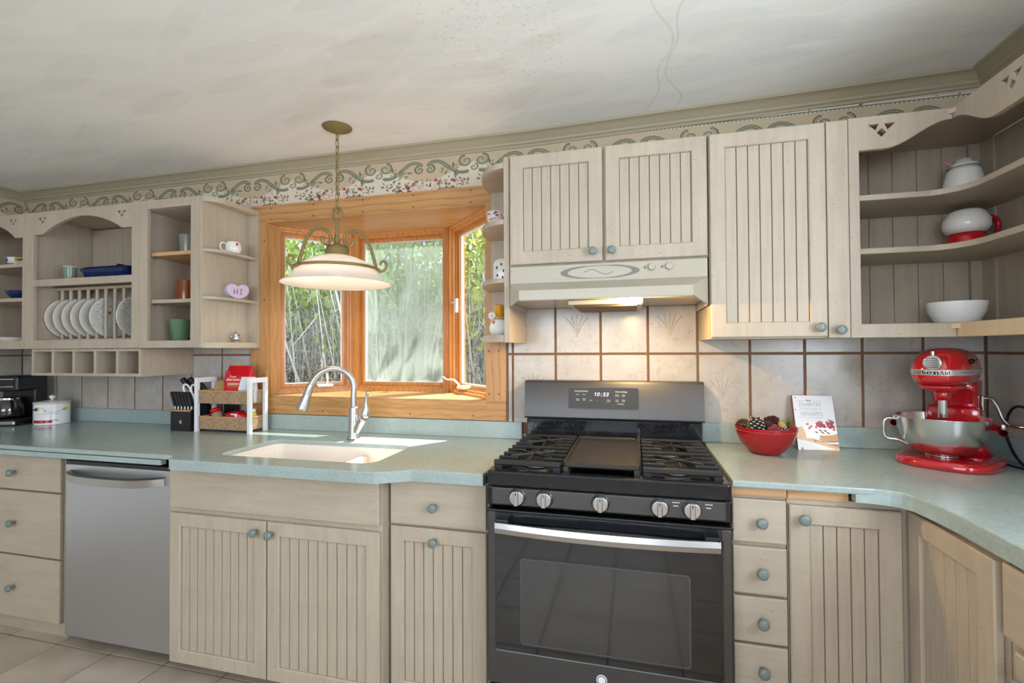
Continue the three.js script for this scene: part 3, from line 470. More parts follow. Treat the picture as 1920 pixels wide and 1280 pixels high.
// ---------------------------------------------------------------- wall cabinets, left
const kite = (cx, cy, s) => [[[cx - 1.7 * s, cy + 0.9 * s], [cx - 0.35 * s, cy + 0.9 * s], [cx - 0.75 * s, cy + 0.0 * s]].map(([x, y]) => [x, y]), [[cx + 0.35 * s, cy + 0.9 * s], [cx + 1.7 * s, cy + 0.9 * s], [cx + 0.75 * s, cy + 0.0 * s]], [[cx, cy + 0.25 * s], [cx + 0.6 * s, cy - 0.35 * s], [cx, cy - 1.0 * s], [cx - 0.6 * s, cy - 0.35 * s]]];
function archTop(x0, x1, yLow, yHigh, flatW) {        // underside of a valance from right to left
  const o = [], n = 18; o.push([x1, yLow]); for (let i = 0; i <= n; i++) { const t = i / n, x = lerp(x1 - flatW, x0 + flatW, t); const s = Math.sin(Math.PI * t); o.push([x, yLow + (yHigh - yLow) * s ** 0.85]); } o.push([x0, yLow]); return o;
}
const holeP = (s, pts) => hole(s, pts);
const boards = (parent, x0, x1, y0, y1, z, n, m = M.paint) => { const w = (x1 - x0) / n; for (let i = 0; i < n; i++) mesh('back_board', bx(x0 + i * w + 0.001, x0 + (i + 1) * w - 0.001, y0, y1, z, z + 0.008, 0.002), m, parent); };
{
  const y0 = 1.354, y1 = 2.12;
  // far-left open shelves
  const a = thing('open_shelf_cabinet', 'open wall cabinet with arched valance, cut off by the picture edge', 'cabinet');
  let s = poly(rect(-3.895, -3.297, y0, y1)); holeP(s, [[-3.865, 1.4], [-3.349, 1.4], ...archTop(-3.865, -3.349, 1.985, 2.07, 0.06)]); for (const k of kite(-3.425, 2.075, 0.018)) holeP(s, k);
  mesh('face_frame', ext(s, 0.02, 0.0015).translate(0, 0, 0.31), M.paint, a); mesh('carcass', ringZ(-3.893, -3.299, y0 + 0.02, y1 - 0.005, 0.012, 0.31), M.paint, a); boards(a, -3.87, -3.32, 1.40, 2.09, 0.014, 5);
  for (const y of [1.845, 1.647]) mesh('shelf', bx(-3.874, -3.318, y - 0.02, y, 0.024, 0.305), M.paint, a, false, 'h');
  // plate rack
  const b = thing('plate_rack_cabinet', 'wall cabinet with arched valance above a plate rack of upright spindles', 'cabinet');
  s = poly(rect(-3.295, -2.508, y0, y1)); holeP(s, rect(-3.263, -2.55, 1.402, 1.702)); holeP(s, [[-3.263, 1.74], [-2.55, 1.74], ...archTop(-3.263, -2.55, 1.992, 2.077, 0.07)]); for (const k of [...kite(-3.196, 2.07, 0.018), ...kite(-2.62, 2.066, 0.018)]) holeP(s, k);
  mesh('face_frame', ext(s, 0.02, 0.0015).translate(0, 0, 0.31), M.paint, b); mesh('carcass', ringZ(-3.293, -2.51, y0 + 0.02, y1 - 0.005, 0.012, 0.31), M.paint, b); boards(b, -3.27, -2.535, 1.39, 2.09, 0.014, 6);
  mesh('shelf', bx(-3.274, -2.529, 1.715, 1.738, 0.024, 0.309), M.paint, b, false, 'h');
  for (const y of [1.398, 1.69]) mesh('spindle_rail', bx(-3.274, -2.529, y, y + 0.014, 0.2, 0.23), M.paint, b, false, 'h');
  for (let i = 0; i < 11; i++) mesh('spindle', cyl(0.009, 0.009, 0.28, -3.219 + i * 0.0665, 1.411, 0.213, 10), M.paint, b);
  const plate = lathe([[0, 0.008], [0.06, 0.008], [0.072, 0.014], [0.112, 0.024], [0.116, 0.026], [0.113, 0.029], [0.072, 0.019], [0.06, 0.013], [0, 0.013]], 40);
  T.floral = ctex(256, 256, (g) => { g.fillStyle = '#ecebe6'; g.fillRect(0, 0, 256, 256); for (let i = 0; i < 60; i++) { const t = rr(0, 6.28), q = rr(40, 112); g.fillStyle = ['#8e9a8a', '#b98f93', '#7c8577', '#a9b0a4'][i % 4]; g.beginPath(); g.ellipse(128 + Math.cos(t) * q, 128 + Math.sin(t) * q, rr(2, 6), rr(1, 3), t, 0, 7); g.fill(); } g.fillStyle = '#b3727a'; g.beginPath(); g.arc(100, 128, 10, 0, 7); g.fill(); });
  mat('floral', 0xffffff, 0.15, { map: T.floral });
  const words = ['nearest the cabinet side', 'second from the cabinet side', 'third from the cabinet side', 'fourth from the cabinet side', 'fifth from the cabinet side'];
  [-3.252, -3.186, -3.119, -3.053, -2.986, -2.912, -2.72].forEach((x, i) => {
    const p = i < 5 ? mesh('plate', plate, M.whiteGloss) : mesh('plate', (() => { const g = norm(plate), q = g.attributes.position; for (let k = 0; k < q.count; k++) g.attributes.uv.setXY(k, 0.5 + q.getX(k) / 0.24, 0.5 + q.getZ(k) / 0.24); return g; })(), M.floral, null, true);
    p.name = numbered('plate'); p.rotation.set(0, 0, R(-90)); p.position.set(x - 0.024, 1.533, 0.168); scene.add(p);
    tag(p, i < 5 ? 'plain white plate in the rack, ' + words[i] : i === 5 ? 'white plate with small flower print at the front of the rack' : 'flowered plate at the back of the rack behind the spindles', 'plate', 'plates in the rack');
  });
  // narrow open shelves
  const c = thing('narrow_shelf_cabinet', 'narrow open wall cabinet with two shelves holding mugs', 'cabinet');
  s = poly(rect(-2.506, -2.113, y0, y1)); holeP(s, rect(-2.446, -2.166, 1.392, 2.075));
  mesh('face_frame', ext(s, 0.02, 0.0015).translate(0, 0, 0.31), M.paint, c); mesh('carcass', ringZ(-2.504, -2.115, y0 + 0.01, y1 - 0.02, 0.012, 0.31, 0.026), M.paint, c); boards(c, -2.478, -2.141, 1.392, 2.07, 0.014, 3);
  mesh('shelf', bx(-2.477, -2.142, 1.835, 1.853, 0.024, 0.303), M.woodRaw, c); mesh('shelf', bx(-2.477, -2.142, 1.588, 1.606, 0.024, 0.303), M.paint, c, false, 'h');
  for (const y of [1.825, 1.578]) for (const z of [0.06, 0.27]) mesh('shelf_pin', new THREE.CylinderGeometry(0.004, 0.004, 0.012, 8).rotateZ(Math.PI / 2).translate(-2.47, y + 0.006, z), M.brushed, c);
  // rounded end shelves beside the window
  const d = thing('end_shelf', 'rounded open end shelves between the narrow cabinet and the window', 'shelf');
  const plan = [[-2.092, 0.02], [-2.03, 0.02], [-2.03, 0.22], [-2.034, 0.255], [-2.044, 0.285], [-2.06, 0.307], [-2.08, 0.322], [-2.092, 0.328]];
  mesh('side_panel', bx(-2.111, -2.093, y0, y1, 0.004, 0.33, 0.0015), M.paint, d); mesh('back_panel', bx(-2.092, -2.026, y0, y1, 0.0225, 0.034), M.paint, d);
  for (const [y, t] of [[2.117, 0.026], [1.853, 0.015], [1.613, 0.015], [1.382, 0.03]]) mesh('shelf', flat(ext(poly(plan.map(([x, z]) => [x, Math.max(z, 0.035)])), t, 0.0015), y), M.paint, d, false, 'h');
  // row of cubby holes below
  const e = thing('cubby_rack', 'hanging row of five square cubby holes below the plate rack', 'rack');
  s = poly(rect(-3.285, -2.498, 1.205, 1.352)); for (let i = 0; i < 5; i++) holeP(s, rect(-3.272 + i * 0.1555, -3.272 + i * 0.1555 + 0.138, 1.221, 1.338));
  mesh('case', ext(s, 0.31, 0.001).translate(0, 0, 0.01), M.paint, e); mesh('back', bx(-3.28, -2.503, 1.21, 1.348, 0.0095, 0.014), M.paint, e);
  for (const [x, l] of [[-3.165, 'tiny white dish in the first cubby hole'], [-2.54, 'tiny white dish in the last cubby hole']]) { const o = mesh('small_dish', lathe([[0, 0], [0.02, 0], [0.035, 0.008], [0.036, 0.01], [0, 0.004]], 20).translate(x, 1.2215, 0.2), M.whiteGloss, scene); o.name = numbered('small_dish'); tag(o, l, 'dish'); }

}
// ---------------------------------------------------------------- wall cabinets, right
{
  const e = thing('hood_cabinet', 'two-door beadboard wall cabinet above the range hood', 'cabinet');
  mesh('body', bx(-0.501, 0.274, 1.682, 2.146, 0.012, 0.33), M.paint, e); beadDoor(e, [-0.495, 1.686, 0.33], 0, 0.377, 0.454, 7, [0.34, 0.037]); beadDoor(e, [-0.107, 1.686, 0.33], 0, 0.377, 0.455, 7, [0.025, 0.037]);
  const f = thing('end_shelf', 'rounded end shelves between the window and the hood cabinet', 'shelf');
  mesh('side_panel', bx(-0.527, -0.503, 1.366, 2.146, 0.009, 0.332, 0.0015), M.paint, f); mesh('back_panel', bx(-0.672, -0.528, 1.38, 2.11, 0.0225, 0.034), M.paint, f);
  const plan = [[-0.528, 0.035], [-0.684, 0.035], ...Array.from({ length: 16 }, (_, i) => { const t = i / 15 * Math.PI / 2; return [-0.528 - 0.156 * Math.cos(t), 0.08 + 0.251 * Math.sin(t)]; })];
  for (const [y, t] of [[2.124, 0.024], [1.885, 0.021], [1.637, 0.02], [1.398, 0.03]]) mesh('shelf', flat(ext(poly(plan), t, 0.0015), y), M.paint, f, false, 'h');
  const g = thing('tall_wall_cabinet', 'tall single-door beadboard wall cabinet right of the range hood', 'cabinet');
  mesh('body', bx(0.277, 0.738, 1.372, 2.146, 0.012, 0.33), M.paint, g); beadDoor(g, [0.279, 1.377, 0.33], 0, 0.386, 0.764, 7, [0.356, 0.033]);
  const nd = mesh('narrow_door', bx(0.668, 0.736, 1.372, 2.142, 0.33, 0.348, 0.003), M.paint, g); knob(nd, 0.699, 1.4, 0.348);
  // open corner shelves
  const h = thing('corner_shelf_cabinet', 'open corner wall cabinet with scalloped valance and curved shelves', 'cabinet');
  const X1 = 1.053, curve = (f) => { const o = []; for (let i = 0; i <= 14; i++) { const t = i / 14; o.push([f(t), 2.112 - 0.08 * (Math.cos(Math.PI * t) * 0.5 + 0.5)]); } return o; };
  let s = poly([[0.742, 1.372], [X1, 1.372], [X1, 1.42], [0.775, 1.42], [0.775, 2.032], ...curve((t) => lerp(0.85, X1, t)), [X1, 2.15], [0.742, 2.15]]); for (const k of kite(0.845, 2.098, 0.024)) holeP(s, k);
  mesh('face_frame', ext(s, 0.02, 0.0015).translate(0, 0, 0.315), M.paint, h);
  s = poly([[0.335, 1.372], [0.96, 1.372], [0.96, 2.15], [0.335, 2.15], ...curve((t) => lerp(0.53, 0.336, t)).reverse(), [0.9, 2.032], [0.9, 1.42], [0.335, 1.42]]); for (const k of kite(0.535 + 0.06, 2.098, 0.024)) holeP(s, k);
  mesh('side_face_frame', ext(s, 0.02, 0.0015).rotateY(-Math.PI / 2).translate(X1 + 0.02, 0, 0), M.paint, h);
  const L = (y, t, nm, cut) => mesh(nm, flat(ext(poly([[0.764, 0.024], [1.308, 0.024], [1.308, 0.95], [cut, 0.95], ...Array.from({ length: 15 }, (_, i) => { const t = i / 14 * Math.PI / 2; return [cut - 0.1 + 0.1 * Math.cos(t), 0.308 + 0.12 - 0.12 * Math.sin(t)]; }), [0.764, 0.308]]), t, 0.0015), y), M.paint, h, false, 'h');
  L(2.145, 0.018, 'top_panel', 1.075); L(1.881, 0.02, 'shelf', 1.085); L(1.69, 0.02, 'shelf', 1.085); L(1.418, 0.018, 'bottom_panel', 1.075);
  boards(h, 0.764, 1.268, 1.42, 2.126, 0.012, 6); mesh('corner_post', bx(1.269, 1.318, 1.42, 2.126, 0.012, 0.03), M.paint, h); mesh('corner_post', bx(1.304, 1.3195, 1.42, 2.126, 0.031, 0.1), M.paint, h);
  for (let i = 0; i < 6; i++) mesh('back_board', bx(1.311, 1.319, 1.42, 2.126, 0.102 + i * 0.142, 0.242 + i * 0.142, 0.002), M.paint, h);
  mesh('side_panel', bx(0.745, 0.763, 1.376, 2.145, 0.012, 0.314), M.paint, h); mesh('end_panel', bx(1.075, 1.318, 1.376, 2.145, 0.952, 0.968), M.paint, h);
}
// ---------------------------------------------------------------- range hood
{
  const h = thing('range_hood', 'cream under-cabinet range hood with oval grille and lit lamp', 'range hood');
  const xl = -0.498, xr = 0.27, A = [[xl, 1.607, 0.345], [xr, 1.607, 0.345], [0.205, 1.565, 0.46], [-0.432, 1.565, 0.46]], yb = 1.513;
  const quad = (...p) => { const g = new THREE.BufferGeometry(); g.setAttribute('position', new THREE.Float32BufferAttribute(p.flat(), 3)); g.setIndex([0, 1, 2, 0, 2, 3]); g.computeVertexNormals(); return g; };
  mesh('fascia', bx(xl, xr, 1.606, 1.679, 0.012, 0.346, 0.004), M.hoodWhite, h);
  const inn = (p) => [lerp(p[0], -0.114, 0.006), p[1] - 0.001, p[2] - 0.004];
  const skin = [quad(A[0], A[3], A[2], A[1]), quad(A[3], [-0.432, 1.528, 0.46], [0.205, 1.528, 0.46], A[2]), quad(A[0], [xl, yb, 0.345], [-0.432, 1.528, 0.46], A[3]), quad(A[1], A[2], [0.205, 1.528, 0.46], [xr, yb - 0.012, 0.345]), quad([xl, 1.607, 0.012], [xl, yb, 0.012], [xl, yb, 0.345], A[0]), quad(A[1], [xr, yb - 0.012, 0.345], [xr, yb - 0.012, 0.012], [xr, 1.607, 0.012])];
  const inner = skin.map((g) => { const q = g.clone(), p = q.attributes.position; for (let i = 0; i < p.count; i++) { const v = inn([p.getX(i), p.getY(i), p.getZ(i)]); p.setXYZ(i, v[0], v[1] - 0.001, v[2]); } q.index.array.reverse(); q.computeVertexNormals(); return q; });
  mesh('canopy', [...skin, ...inner], M.hoodWhite, h);
  mesh('underside', flat(ext(poly([[xl + 0.006, 0.014], [xr - 0.006, 0.014], [xr - 0.006, 0.343], [0.2, 0.452], [-0.427, 0.452], [xl + 0.006, 0.343]]), 0.006), 1.536), M.hoodWhite, h);
  const ho = mesh('filter_housing', bx(-0.252, 0.034, 1.509, 1.529, 0.06, 0.40, 0.005), M.hoodWhite, h);
  mesh('grease_filter', bx(-0.232, 0.012, 1.503, 1.5095, 0.075, 0.365, 0.002), M.filterMesh, ho);
  const lm = mat('hoodLamp', 0xfff2cf, 0.4, { emissive: new THREE.Color(1, 0.78, 0.38), emissiveIntensity: 9 });
  mesh('lamp_lens', bx(-0.05, 0.03, 1.505, 1.527, 0.4005, 0.424, 0.004), lm, ho);
  const pl = new THREE.PointLight(new THREE.Color(1, 0.66, 0.26), 1.0); pl.position.set(-0.01, 1.514, 0.413); pl.castShadow = true; pl.shadow.radius = 0.5; scene.add(pl);
  // oval grille of fine slots, the raised oval line, knobs
  const cx = -0.132, cy = 1.643, ax = 0.155, ay = 0.028, gs = [], Z = 0.3455;
  for (let i = -37; i <= 37; i++) { const x = i * 0.0041, o = ay * Math.sqrt(Math.max(0, 1 - (x / ax) ** 2)), n = Math.abs(x) < 0.125 ? 0.0235 * Math.sqrt(1 - (x / 0.125) ** 2) : 0; if (o - n < 0.001) continue; if (n > 0) { gs.push(bx(cx + x - 0.0011, cx + x + 0.0011, cy + n, cy + o, Z, Z + 0.0009)); gs.push(bx(cx + x - 0.0011, cx + x + 0.0011, cy - o, cy - n, Z, Z + 0.0009)); } else gs.push(bx(cx + x - 0.0011, cx + x + 0.0011, cy - o, cy + o, Z, Z + 0.0009)); }
  mesh('vent_slots', gs, mat('slotDark', 0x3f3a33, 0.7), h).userData.kind = 'stuff';
  mesh('oval_line', tube(Array.from({ length: 48 }, (_, i) => [-0.1 + 0.325 * Math.cos(i / 48 * 6.2832), 1.643 + 0.027 * Math.sin(i / 48 * 6.2832), Z + 0.0006]), 0.0012, 96, 5, true), mat('creamLine', 0xc9c3ae, 0.5), h);
  mesh('logo_swirl', tube(Array.from({ length: 20 }, (_, i) => { const t = i / 19; return [cx - 0.06 + t * 0.115, cy + 0.01 * Math.sin(t * 6.28), Z + 0.0008]; }), 0.0008, 40, 5), M.slotDark, h);
  for (const [x, nm] of [[0.068, 0], [0.132, 1]]) { mesh('control_knob', lathe([[0, 0], [0.014, 0], [0.013, 0.01], [0.011, 0.012], [0, 0.012]], 24).rotateX(Math.PI / 2).translate(x, 1.653, Z), M.hoodWhite, h); mesh('knob_mark', new THREE.TorusGeometry(0.0035, 0.001, 6, 16).translate(x - 0.026, 1.652, Z + 0.001), M.slotDark, h); }
}

// ---------------------------------------------------------------- crockery and ornaments on the shelves
const shell = (r0, r1, h, t = 0.004, seg = 32) => lathe([[0, 0], [r0 - 0.003, 0], [r0, 0.004], [lerp(r0, r1, 0.5), h * 0.5], [r1, h], [r1 - t * 0.5, h + 0.001], [r1 - t, h], [lerp(r0, r1, 0.5) - t, h * 0.5], [r0 - t, 0.008], [0, 0.008]], seg);
const vByHeight = (g, h) => { const o = norm(g), p = o.attributes.position; for (let i = 0; i < p.count; i++) o.attributes.uv.setY(i, clamp(p.getY(i) / h, 0.002, 0.998)); return o; };
function mug(name, label, at, r0, r1, h, m, handleA, extra) {
  const g = thing(name, label, 'mug', at); mesh('body', shell(r0, r1, h), m, g);
  if (handleA != null) { const c = Math.cos(handleA), s = Math.sin(handleA), q = (a, y) => [c * a, y, s * a], rm = (r0 + r1) / 2; mesh('handle', tube([q(rm - 0.003, h * 0.82), q(rm + 0.022, h * 0.8), q(rm + 0.03, h * 0.55), q(rm + 0.022, h * 0.28), q(rm - 0.004, h * 0.22)], 0.0052, 24, 8), extra || m, g); }
  return g;
}
{
  mug('grey_mug', 'grey glazed mug on the upper bare wood shelf', [-2.362, 1.853, 0.17], 0.034, 0.044, 0.115, M.greyCup, R(-30));
  mug('amber_mug', 'shiny amber brown mug on the middle shelf of the narrow cabinet', [-2.37, 1.606, 0.17], 0.046, 0.046, 0.115, M.amber, R(-20));
  mug('green_mug', 'shiny green mug on the bottom of the narrow cabinet', [-2.372, 1.392, 0.2], 0.04, 0.056, 0.115, M.green, R(-15));
  const wm = thing('white_cup', 'squat white cup with a red spot on the rounded end shelf', 'mug', [-2.066, 1.853, 0.165]);
  mesh('body', lathe([[0, 0], [0.028, 0], [0.034, 0.006], [0.04, 0.026], [0.037, 0.05], [0.031, 0.062], [0.028, 0.062], [0.033, 0.048], [0.034, 0.02], [0, 0.01]], 32), M.whiteGloss, wm);
  mesh('handle', tube([[-0.012, 0.048, 0.033], [-0.018, 0.05, 0.058], [-0.02, 0.03, 0.064], [-0.018, 0.012, 0.056], [-0.012, 0.012, 0.032]], 0.004, 24, 8), M.whiteGloss, wm);
  mesh('spot', new THREE.SphereGeometry(0.008, 12, 8).scale(1, 1, 0.6).translate(0.034, 0.046, 0.012), M.redFoil, wm);
  // heart-shaped tin standing on edge
  const ht = thing('heart_tin', 'lilac heart-shaped tin leaning on the end shelf below the white cup', 'tin', [-2.062, 1.6135, 0.15], R(62));
  const hs = new THREE.Shape(); hs.moveTo(0, 0.0); hs.bezierCurveTo(-0.02, 0.0, -0.06, 0.02, -0.052, 0.055); hs.bezierCurveTo(-0.046, 0.082, -0.012, 0.078, 0, 0.062); hs.bezierCurveTo(0.012, 0.078, 0.046, 0.082, 0.052, 0.055); hs.bezierCurveTo(0.06, 0.02, 0.02, 0.0, 0, 0.0);
  mesh('tin', ext(hs, 0.04, 0.003, 2).translate(0, 0, -0.02), M.lilacSide, ht); mesh('lid', ext(hs, 0.014, 0.003, 2).scale(1.03, 1.03, 1).translate(0, 0, 0.0195), M.lilac, ht);
  mesh('letters', [bx(-0.022, -0.018, 0.022, 0.052, 0.033, 0.0345), bx(-0.006, -0.002, 0.022, 0.052, 0.033, 0.0345), bx(-0.02, -0.004, 0.035, 0.039, 0.033, 0.0345), bx(0.012, 0.016, 0.022, 0.052, 0.033, 0.0345), bx(0.007, 0.021, 0.049, 0.052, 0.033, 0.0345), bx(0.007, 0.021, 0.022, 0.025, 0.033, 0.0345)], M.copper, ht).userData.kind = 'stuff';
  // small silver figurine
  const fg = thing('figurine', 'small silvery figurine on the lowest rounded end shelf', 'figurine', [-2.062, 1.382, 0.15]);
  mesh('base', lathe([[0, 0], [0.024, 0], [0.024, 0.006], [0.012, 0.01], [0, 0.01]], 20), M.chrome, fg);
  mesh('body', lathe([[0, 0.01], [0.014, 0.012], [0.018, 0.02], [0.011, 0.034], [0.014, 0.04], [0.01, 0.05], [0, 0.056]], 20), M.chrome, fg); mesh('tip', tube([[0, 0.052, 0], [0.004, 0.06, 0], [-0.003, 0.068, 0.002]], 0.0025, 10, 6), M.chrome, fg);
  mesh('arm', tube([[0.008, 0.036, 0], [0.02, 0.042, 0.004], [0.026, 0.038, 0.006]], 0.004, 10, 6), M.chrome, fg); mesh('arm', tube([[-0.008, 0.034, 0], [-0.02, 0.034, 0.004], [-0.024, 0.028, 0.006]], 0.004, 10, 6), M.chrome, fg);
  // plate-rack cabinet: tumbler, covered dish
  const tb = thing('glass_tumbler', 'small greenish tumbler beside the blue covered dish', 'tumbler', [-3.105, 1.7405, 0.25]); mesh('body', shell(0.026, 0.032, 0.078), M.greenGlass, tb); mesh('rim', new THREE.TorusGeometry(0.031, 0.002, 8, 32).rotateX(Math.PI / 2).translate(0, 0.078, 0), M.whiteGloss, tb);
  const cd = thing('covered_dish', 'long dark blue covered baking dish on the plate-rack shelf', 'baking dish', [-2.87, 1.7405, 0.165]);
  mesh('dish', loft([supel(0, 0.0, 0, 0.155, 0.075, 8), supel(0, 0.045, 0, 0.168, 0.084, 8), supel(0, 0.056, 0, 0.18, 0.092, 8), supel(0, 0.064, 0, 0.18, 0.092, 8)]), M.blue, cd); mesh('lid', loft([supel(0, 0.065, 0, 0.177, 0.089, 8), supel(0, 0.074, 0, 0.165, 0.078, 6), supel(0, 0.079, 0, 0.12, 0.05, 4)]), M.blue, cd);
  mesh('lid_knob', lathe([[0, 0], [0.006, 0], [0.006, 0.008], [0.018, 0.014], [0.018, 0.017], [0, 0.019]], 20).translate(0.02, 0.079, 0), M.blackPlastic, cd);
  // far-left cabinet
  T.pottery = ctex(256, 128, (g) => { g.fillStyle = '#e9e3da'; g.fillRect(0, 0, 256, 128); for (let i = 0; i < 70; i++) { g.fillStyle = ['#274c8c', '#3c74b4', '#b2402f', '#d9a441', '#274c8c'][i % 5]; g.beginPath(); g.arc(rr(0, 256), rr(10, 118), rr(3, 11), 0, 7); g.fill(); } }, true, true); mat('pottery', 0xffffff, 0.15, { map: T.pottery });
  const pb = thing('painted_bowl', 'painted pottery bowl with blue and orange pattern on the top shelf', 'bowl', [-3.56, 1.845, 0.21]); mesh('body', lathe([[0, 0], [0.04, 0], [0.062, 0.02], [0.07, 0.05], [0.067, 0.051], [0.058, 0.02], [0, 0.006]], 40), M.pottery, pb, true); 
  const dk = thing('dark_dish', 'dark shallow dish behind the painted bowl', 'dish', [-3.43, 1.845, 0.15]); mesh('body', lathe([[0, 0], [0.04, 0], [0.075, 0.03], [0.072, 0.032], [0.04, 0.005], [0, 0.005]], 32), M.black, dk);
  const bd = thing('blue_dish', 'blue patterned dish on the lower shelf at the picture edge', 'dish', [-3.53, 1.647, 0.2]); mesh('body', lathe([[0, 0], [0.06, 0], [0.085, 0.03], [0.095, 0.05], [0.092, 0.051], [0.08, 0.03], [0.05, 0.006], [0, 0.006]], 40), M.blue, bd);
  for (const [x, z, l] of [[-3.60, 0.22, 'white bowl at the front of the lowest far-left shelf'], [-3.45, 0.13, 'white bowl at the back of the lowest far-left shelf']]) { const w = thing('white_bowl', l, 'bowl', [x, 1.374, z]); mesh('body', lathe([[0, 0], [0.035, 0], [0.06, 0.02], [0.085, 0.05], [0.082, 0.051], [0.055, 0.02], [0, 0.005]], 36), M.whiteGloss, w); }
  // rounded shelves right of the window
  T.flowers = ctex(256, 128, (g) => { g.fillStyle = '#e8d7d4'; g.fillRect(0, 0, 256, 128); g.fillStyle = '#5a78b2'; g.fillRect(0, 100, 256, 14); for (let i = 0; i < 60; i++) { g.fillStyle = ['#b5475a', '#d99aa2', '#8c2f44', '#5a6ea8', '#c56a74'][i % 5]; g.beginPath(); g.arc(rr(0, 256), rr(8, 96), rr(3, 9), 0, 7); g.fill(); } }, true, true); mat('flowers', 0xffffff, 0.2, { map: T.flowers });
  const fm = thing('flowered_mug', 'pink and blue flowered mug on the rounded shelf right of the window', 'mug', [-0.612, 1.885, 0.16]); mesh('body', vByHeight(shell(0.037, 0.041, 0.078), 0.078), M.flowers, fm, true); mesh('rim', new THREE.TorusGeometry(0.0395, 0.0025, 8, 32).rotateX(Math.PI / 2).translate(0, 0.078, 0), M.whiteGloss, fm); mesh('handle', tube([[0.036, 0.065, 0.01], [0.062, 0.06, 0.012], [0.062, 0.03, 0.012], [0.036, 0.018, 0.01]], 0.005, 20, 8), M.whiteGloss, fm);
  const sh = thing('pierced_shaker', 'white pierced ceramic shaker on the rounded shelf below the flowered mug', 'shaker', [-0.585, 1.637, 0.16]); mesh('body', loft([supel(0, 0, 0, 0.036, 0.026, 4), supel(0, 0.085, 0, 0.036, 0.026, 4), supel(0, 0.105, 0, 0.03, 0.022, 3), supel(0, 0.115, 0, 0.015, 0.012, 2.5)]), M.whiteGloss, sh);
  for (const [x, y] of [[-0.015, 0.07], [0.006, 0.085], [-0.012, 0.035], [0.016, 0.055], [0.012, 0.025]]) mesh('hole', new THREE.SphereGeometry(0.0045, 10, 6).scale(1, 1.5, 0.25).translate(x, y, 0.0262), M.black, sh);
  const yj = thing('ornament_jar', 'white round jar with yellow top and daisy on the lowest rounded shelf', 'ornament', [-0.598, 1.398, 0.16]);
  mesh('body', lathe([[0, 0], [0.03, 0], [0.042, 0.02], [0.044, 0.04], [0.036, 0.068], [0.028, 0.078], [0, 0.078]], 32), M.white, yj); mesh('collar', new THREE.TorusGeometry(0.028, 0.008, 8, 28).rotateX(Math.PI / 2).translate(0, 0.083, 0), M.tan, yj); mesh('top', lathe([[0, 0.084], [0.024, 0.084], [0.022, 0.14], [0.019, 0.143], [0, 0.143]], 24), M.yellow, yj);
  const dsy = []; for (let i = 0; i < 9; i++) dsy.push(new THREE.SphereGeometry(0.0085, 8, 6).scale(1, 0.5, 0.35).translate(0.012, 0, 0).rotateZ(i / 9 * 6.283).translate(-0.024, 0.092, 0.03)); mesh('daisy', dsy, M.white, yj).userData.kind = 'stuff'; mesh('button', new THREE.SphereGeometry(0.009, 12, 8).scale(1, 1, 0.5).translate(-0.016, 0.062, 0.036), M.tan, yj);
  // corner shelves
  const sp = thing('sugar_pot', 'white lidded sugar pot with spoon on the upper corner shelf', 'pot', [1.175, 1.881, 0.165]);
  mesh('body', lathe([[0, 0], [0.055, 0], [0.062, 0.01], [0.06, 0.05], [0.05, 0.095], [0.044, 0.112], [0, 0.112]], 36), M.whiteGloss, sp); mesh('lid', lathe([[0.046, 0.113], [0.044, 0.122], [0.028, 0.13], [0.026, 0.142], [0, 0.144]], 36), M.whiteGloss, sp); mesh('spoon_handle', tube([[-0.03, 0.11, 0.01], [-0.055, 0.128, 0.014], [-0.066, 0.136, 0.016]], 0.006, 12, 8), M.rose, sp);
  const rm = thing('red_white_pot', 'white pot with bright red foot and red handle on the middle corner shelf', 'pot', [1.18, 1.69, 0.165]);
  mesh('body', lathe([[0.03, 0.058], [0.056, 0.062], [0.068, 0.082], [0.068, 0.108], [0.055, 0.135], [0.042, 0.145], [0.038, 0.143], [0.05, 0.13], [0, 0.07]], 36), M.whiteGloss, rm); mesh('foot', lathe([[0, 0], [0.054, 0], [0.058, 0.012], [0.054, 0.045], [0.05, 0.06], [0, 0.06]], 36), M.redFoil, rm);
  mesh('handle', tube([[0.06, 0.118, -0.012], [0.088, 0.122, -0.02], [0.108, 0.108, -0.024], [0.11, 0.075, -0.025], [0.098, 0.05, -0.022], [0.053, 0.04, -0.012]], 0.0085, 28, 10), M.redFoil, rm);
  const wb = thing('white_bowl', 'large plain white bowl on the bottom of the corner cabinet', 'bowl', [1.125, 1.418, 0.2]); mesh('body', lathe([[0, 0], [0.045, 0], [0.062, 0.01], [0.08, 0.045], [0.086, 0.08], [0.083, 0.081], [0.075, 0.045], [0.055, 0.014], [0, 0.008]], 44), M.white, wb);
}

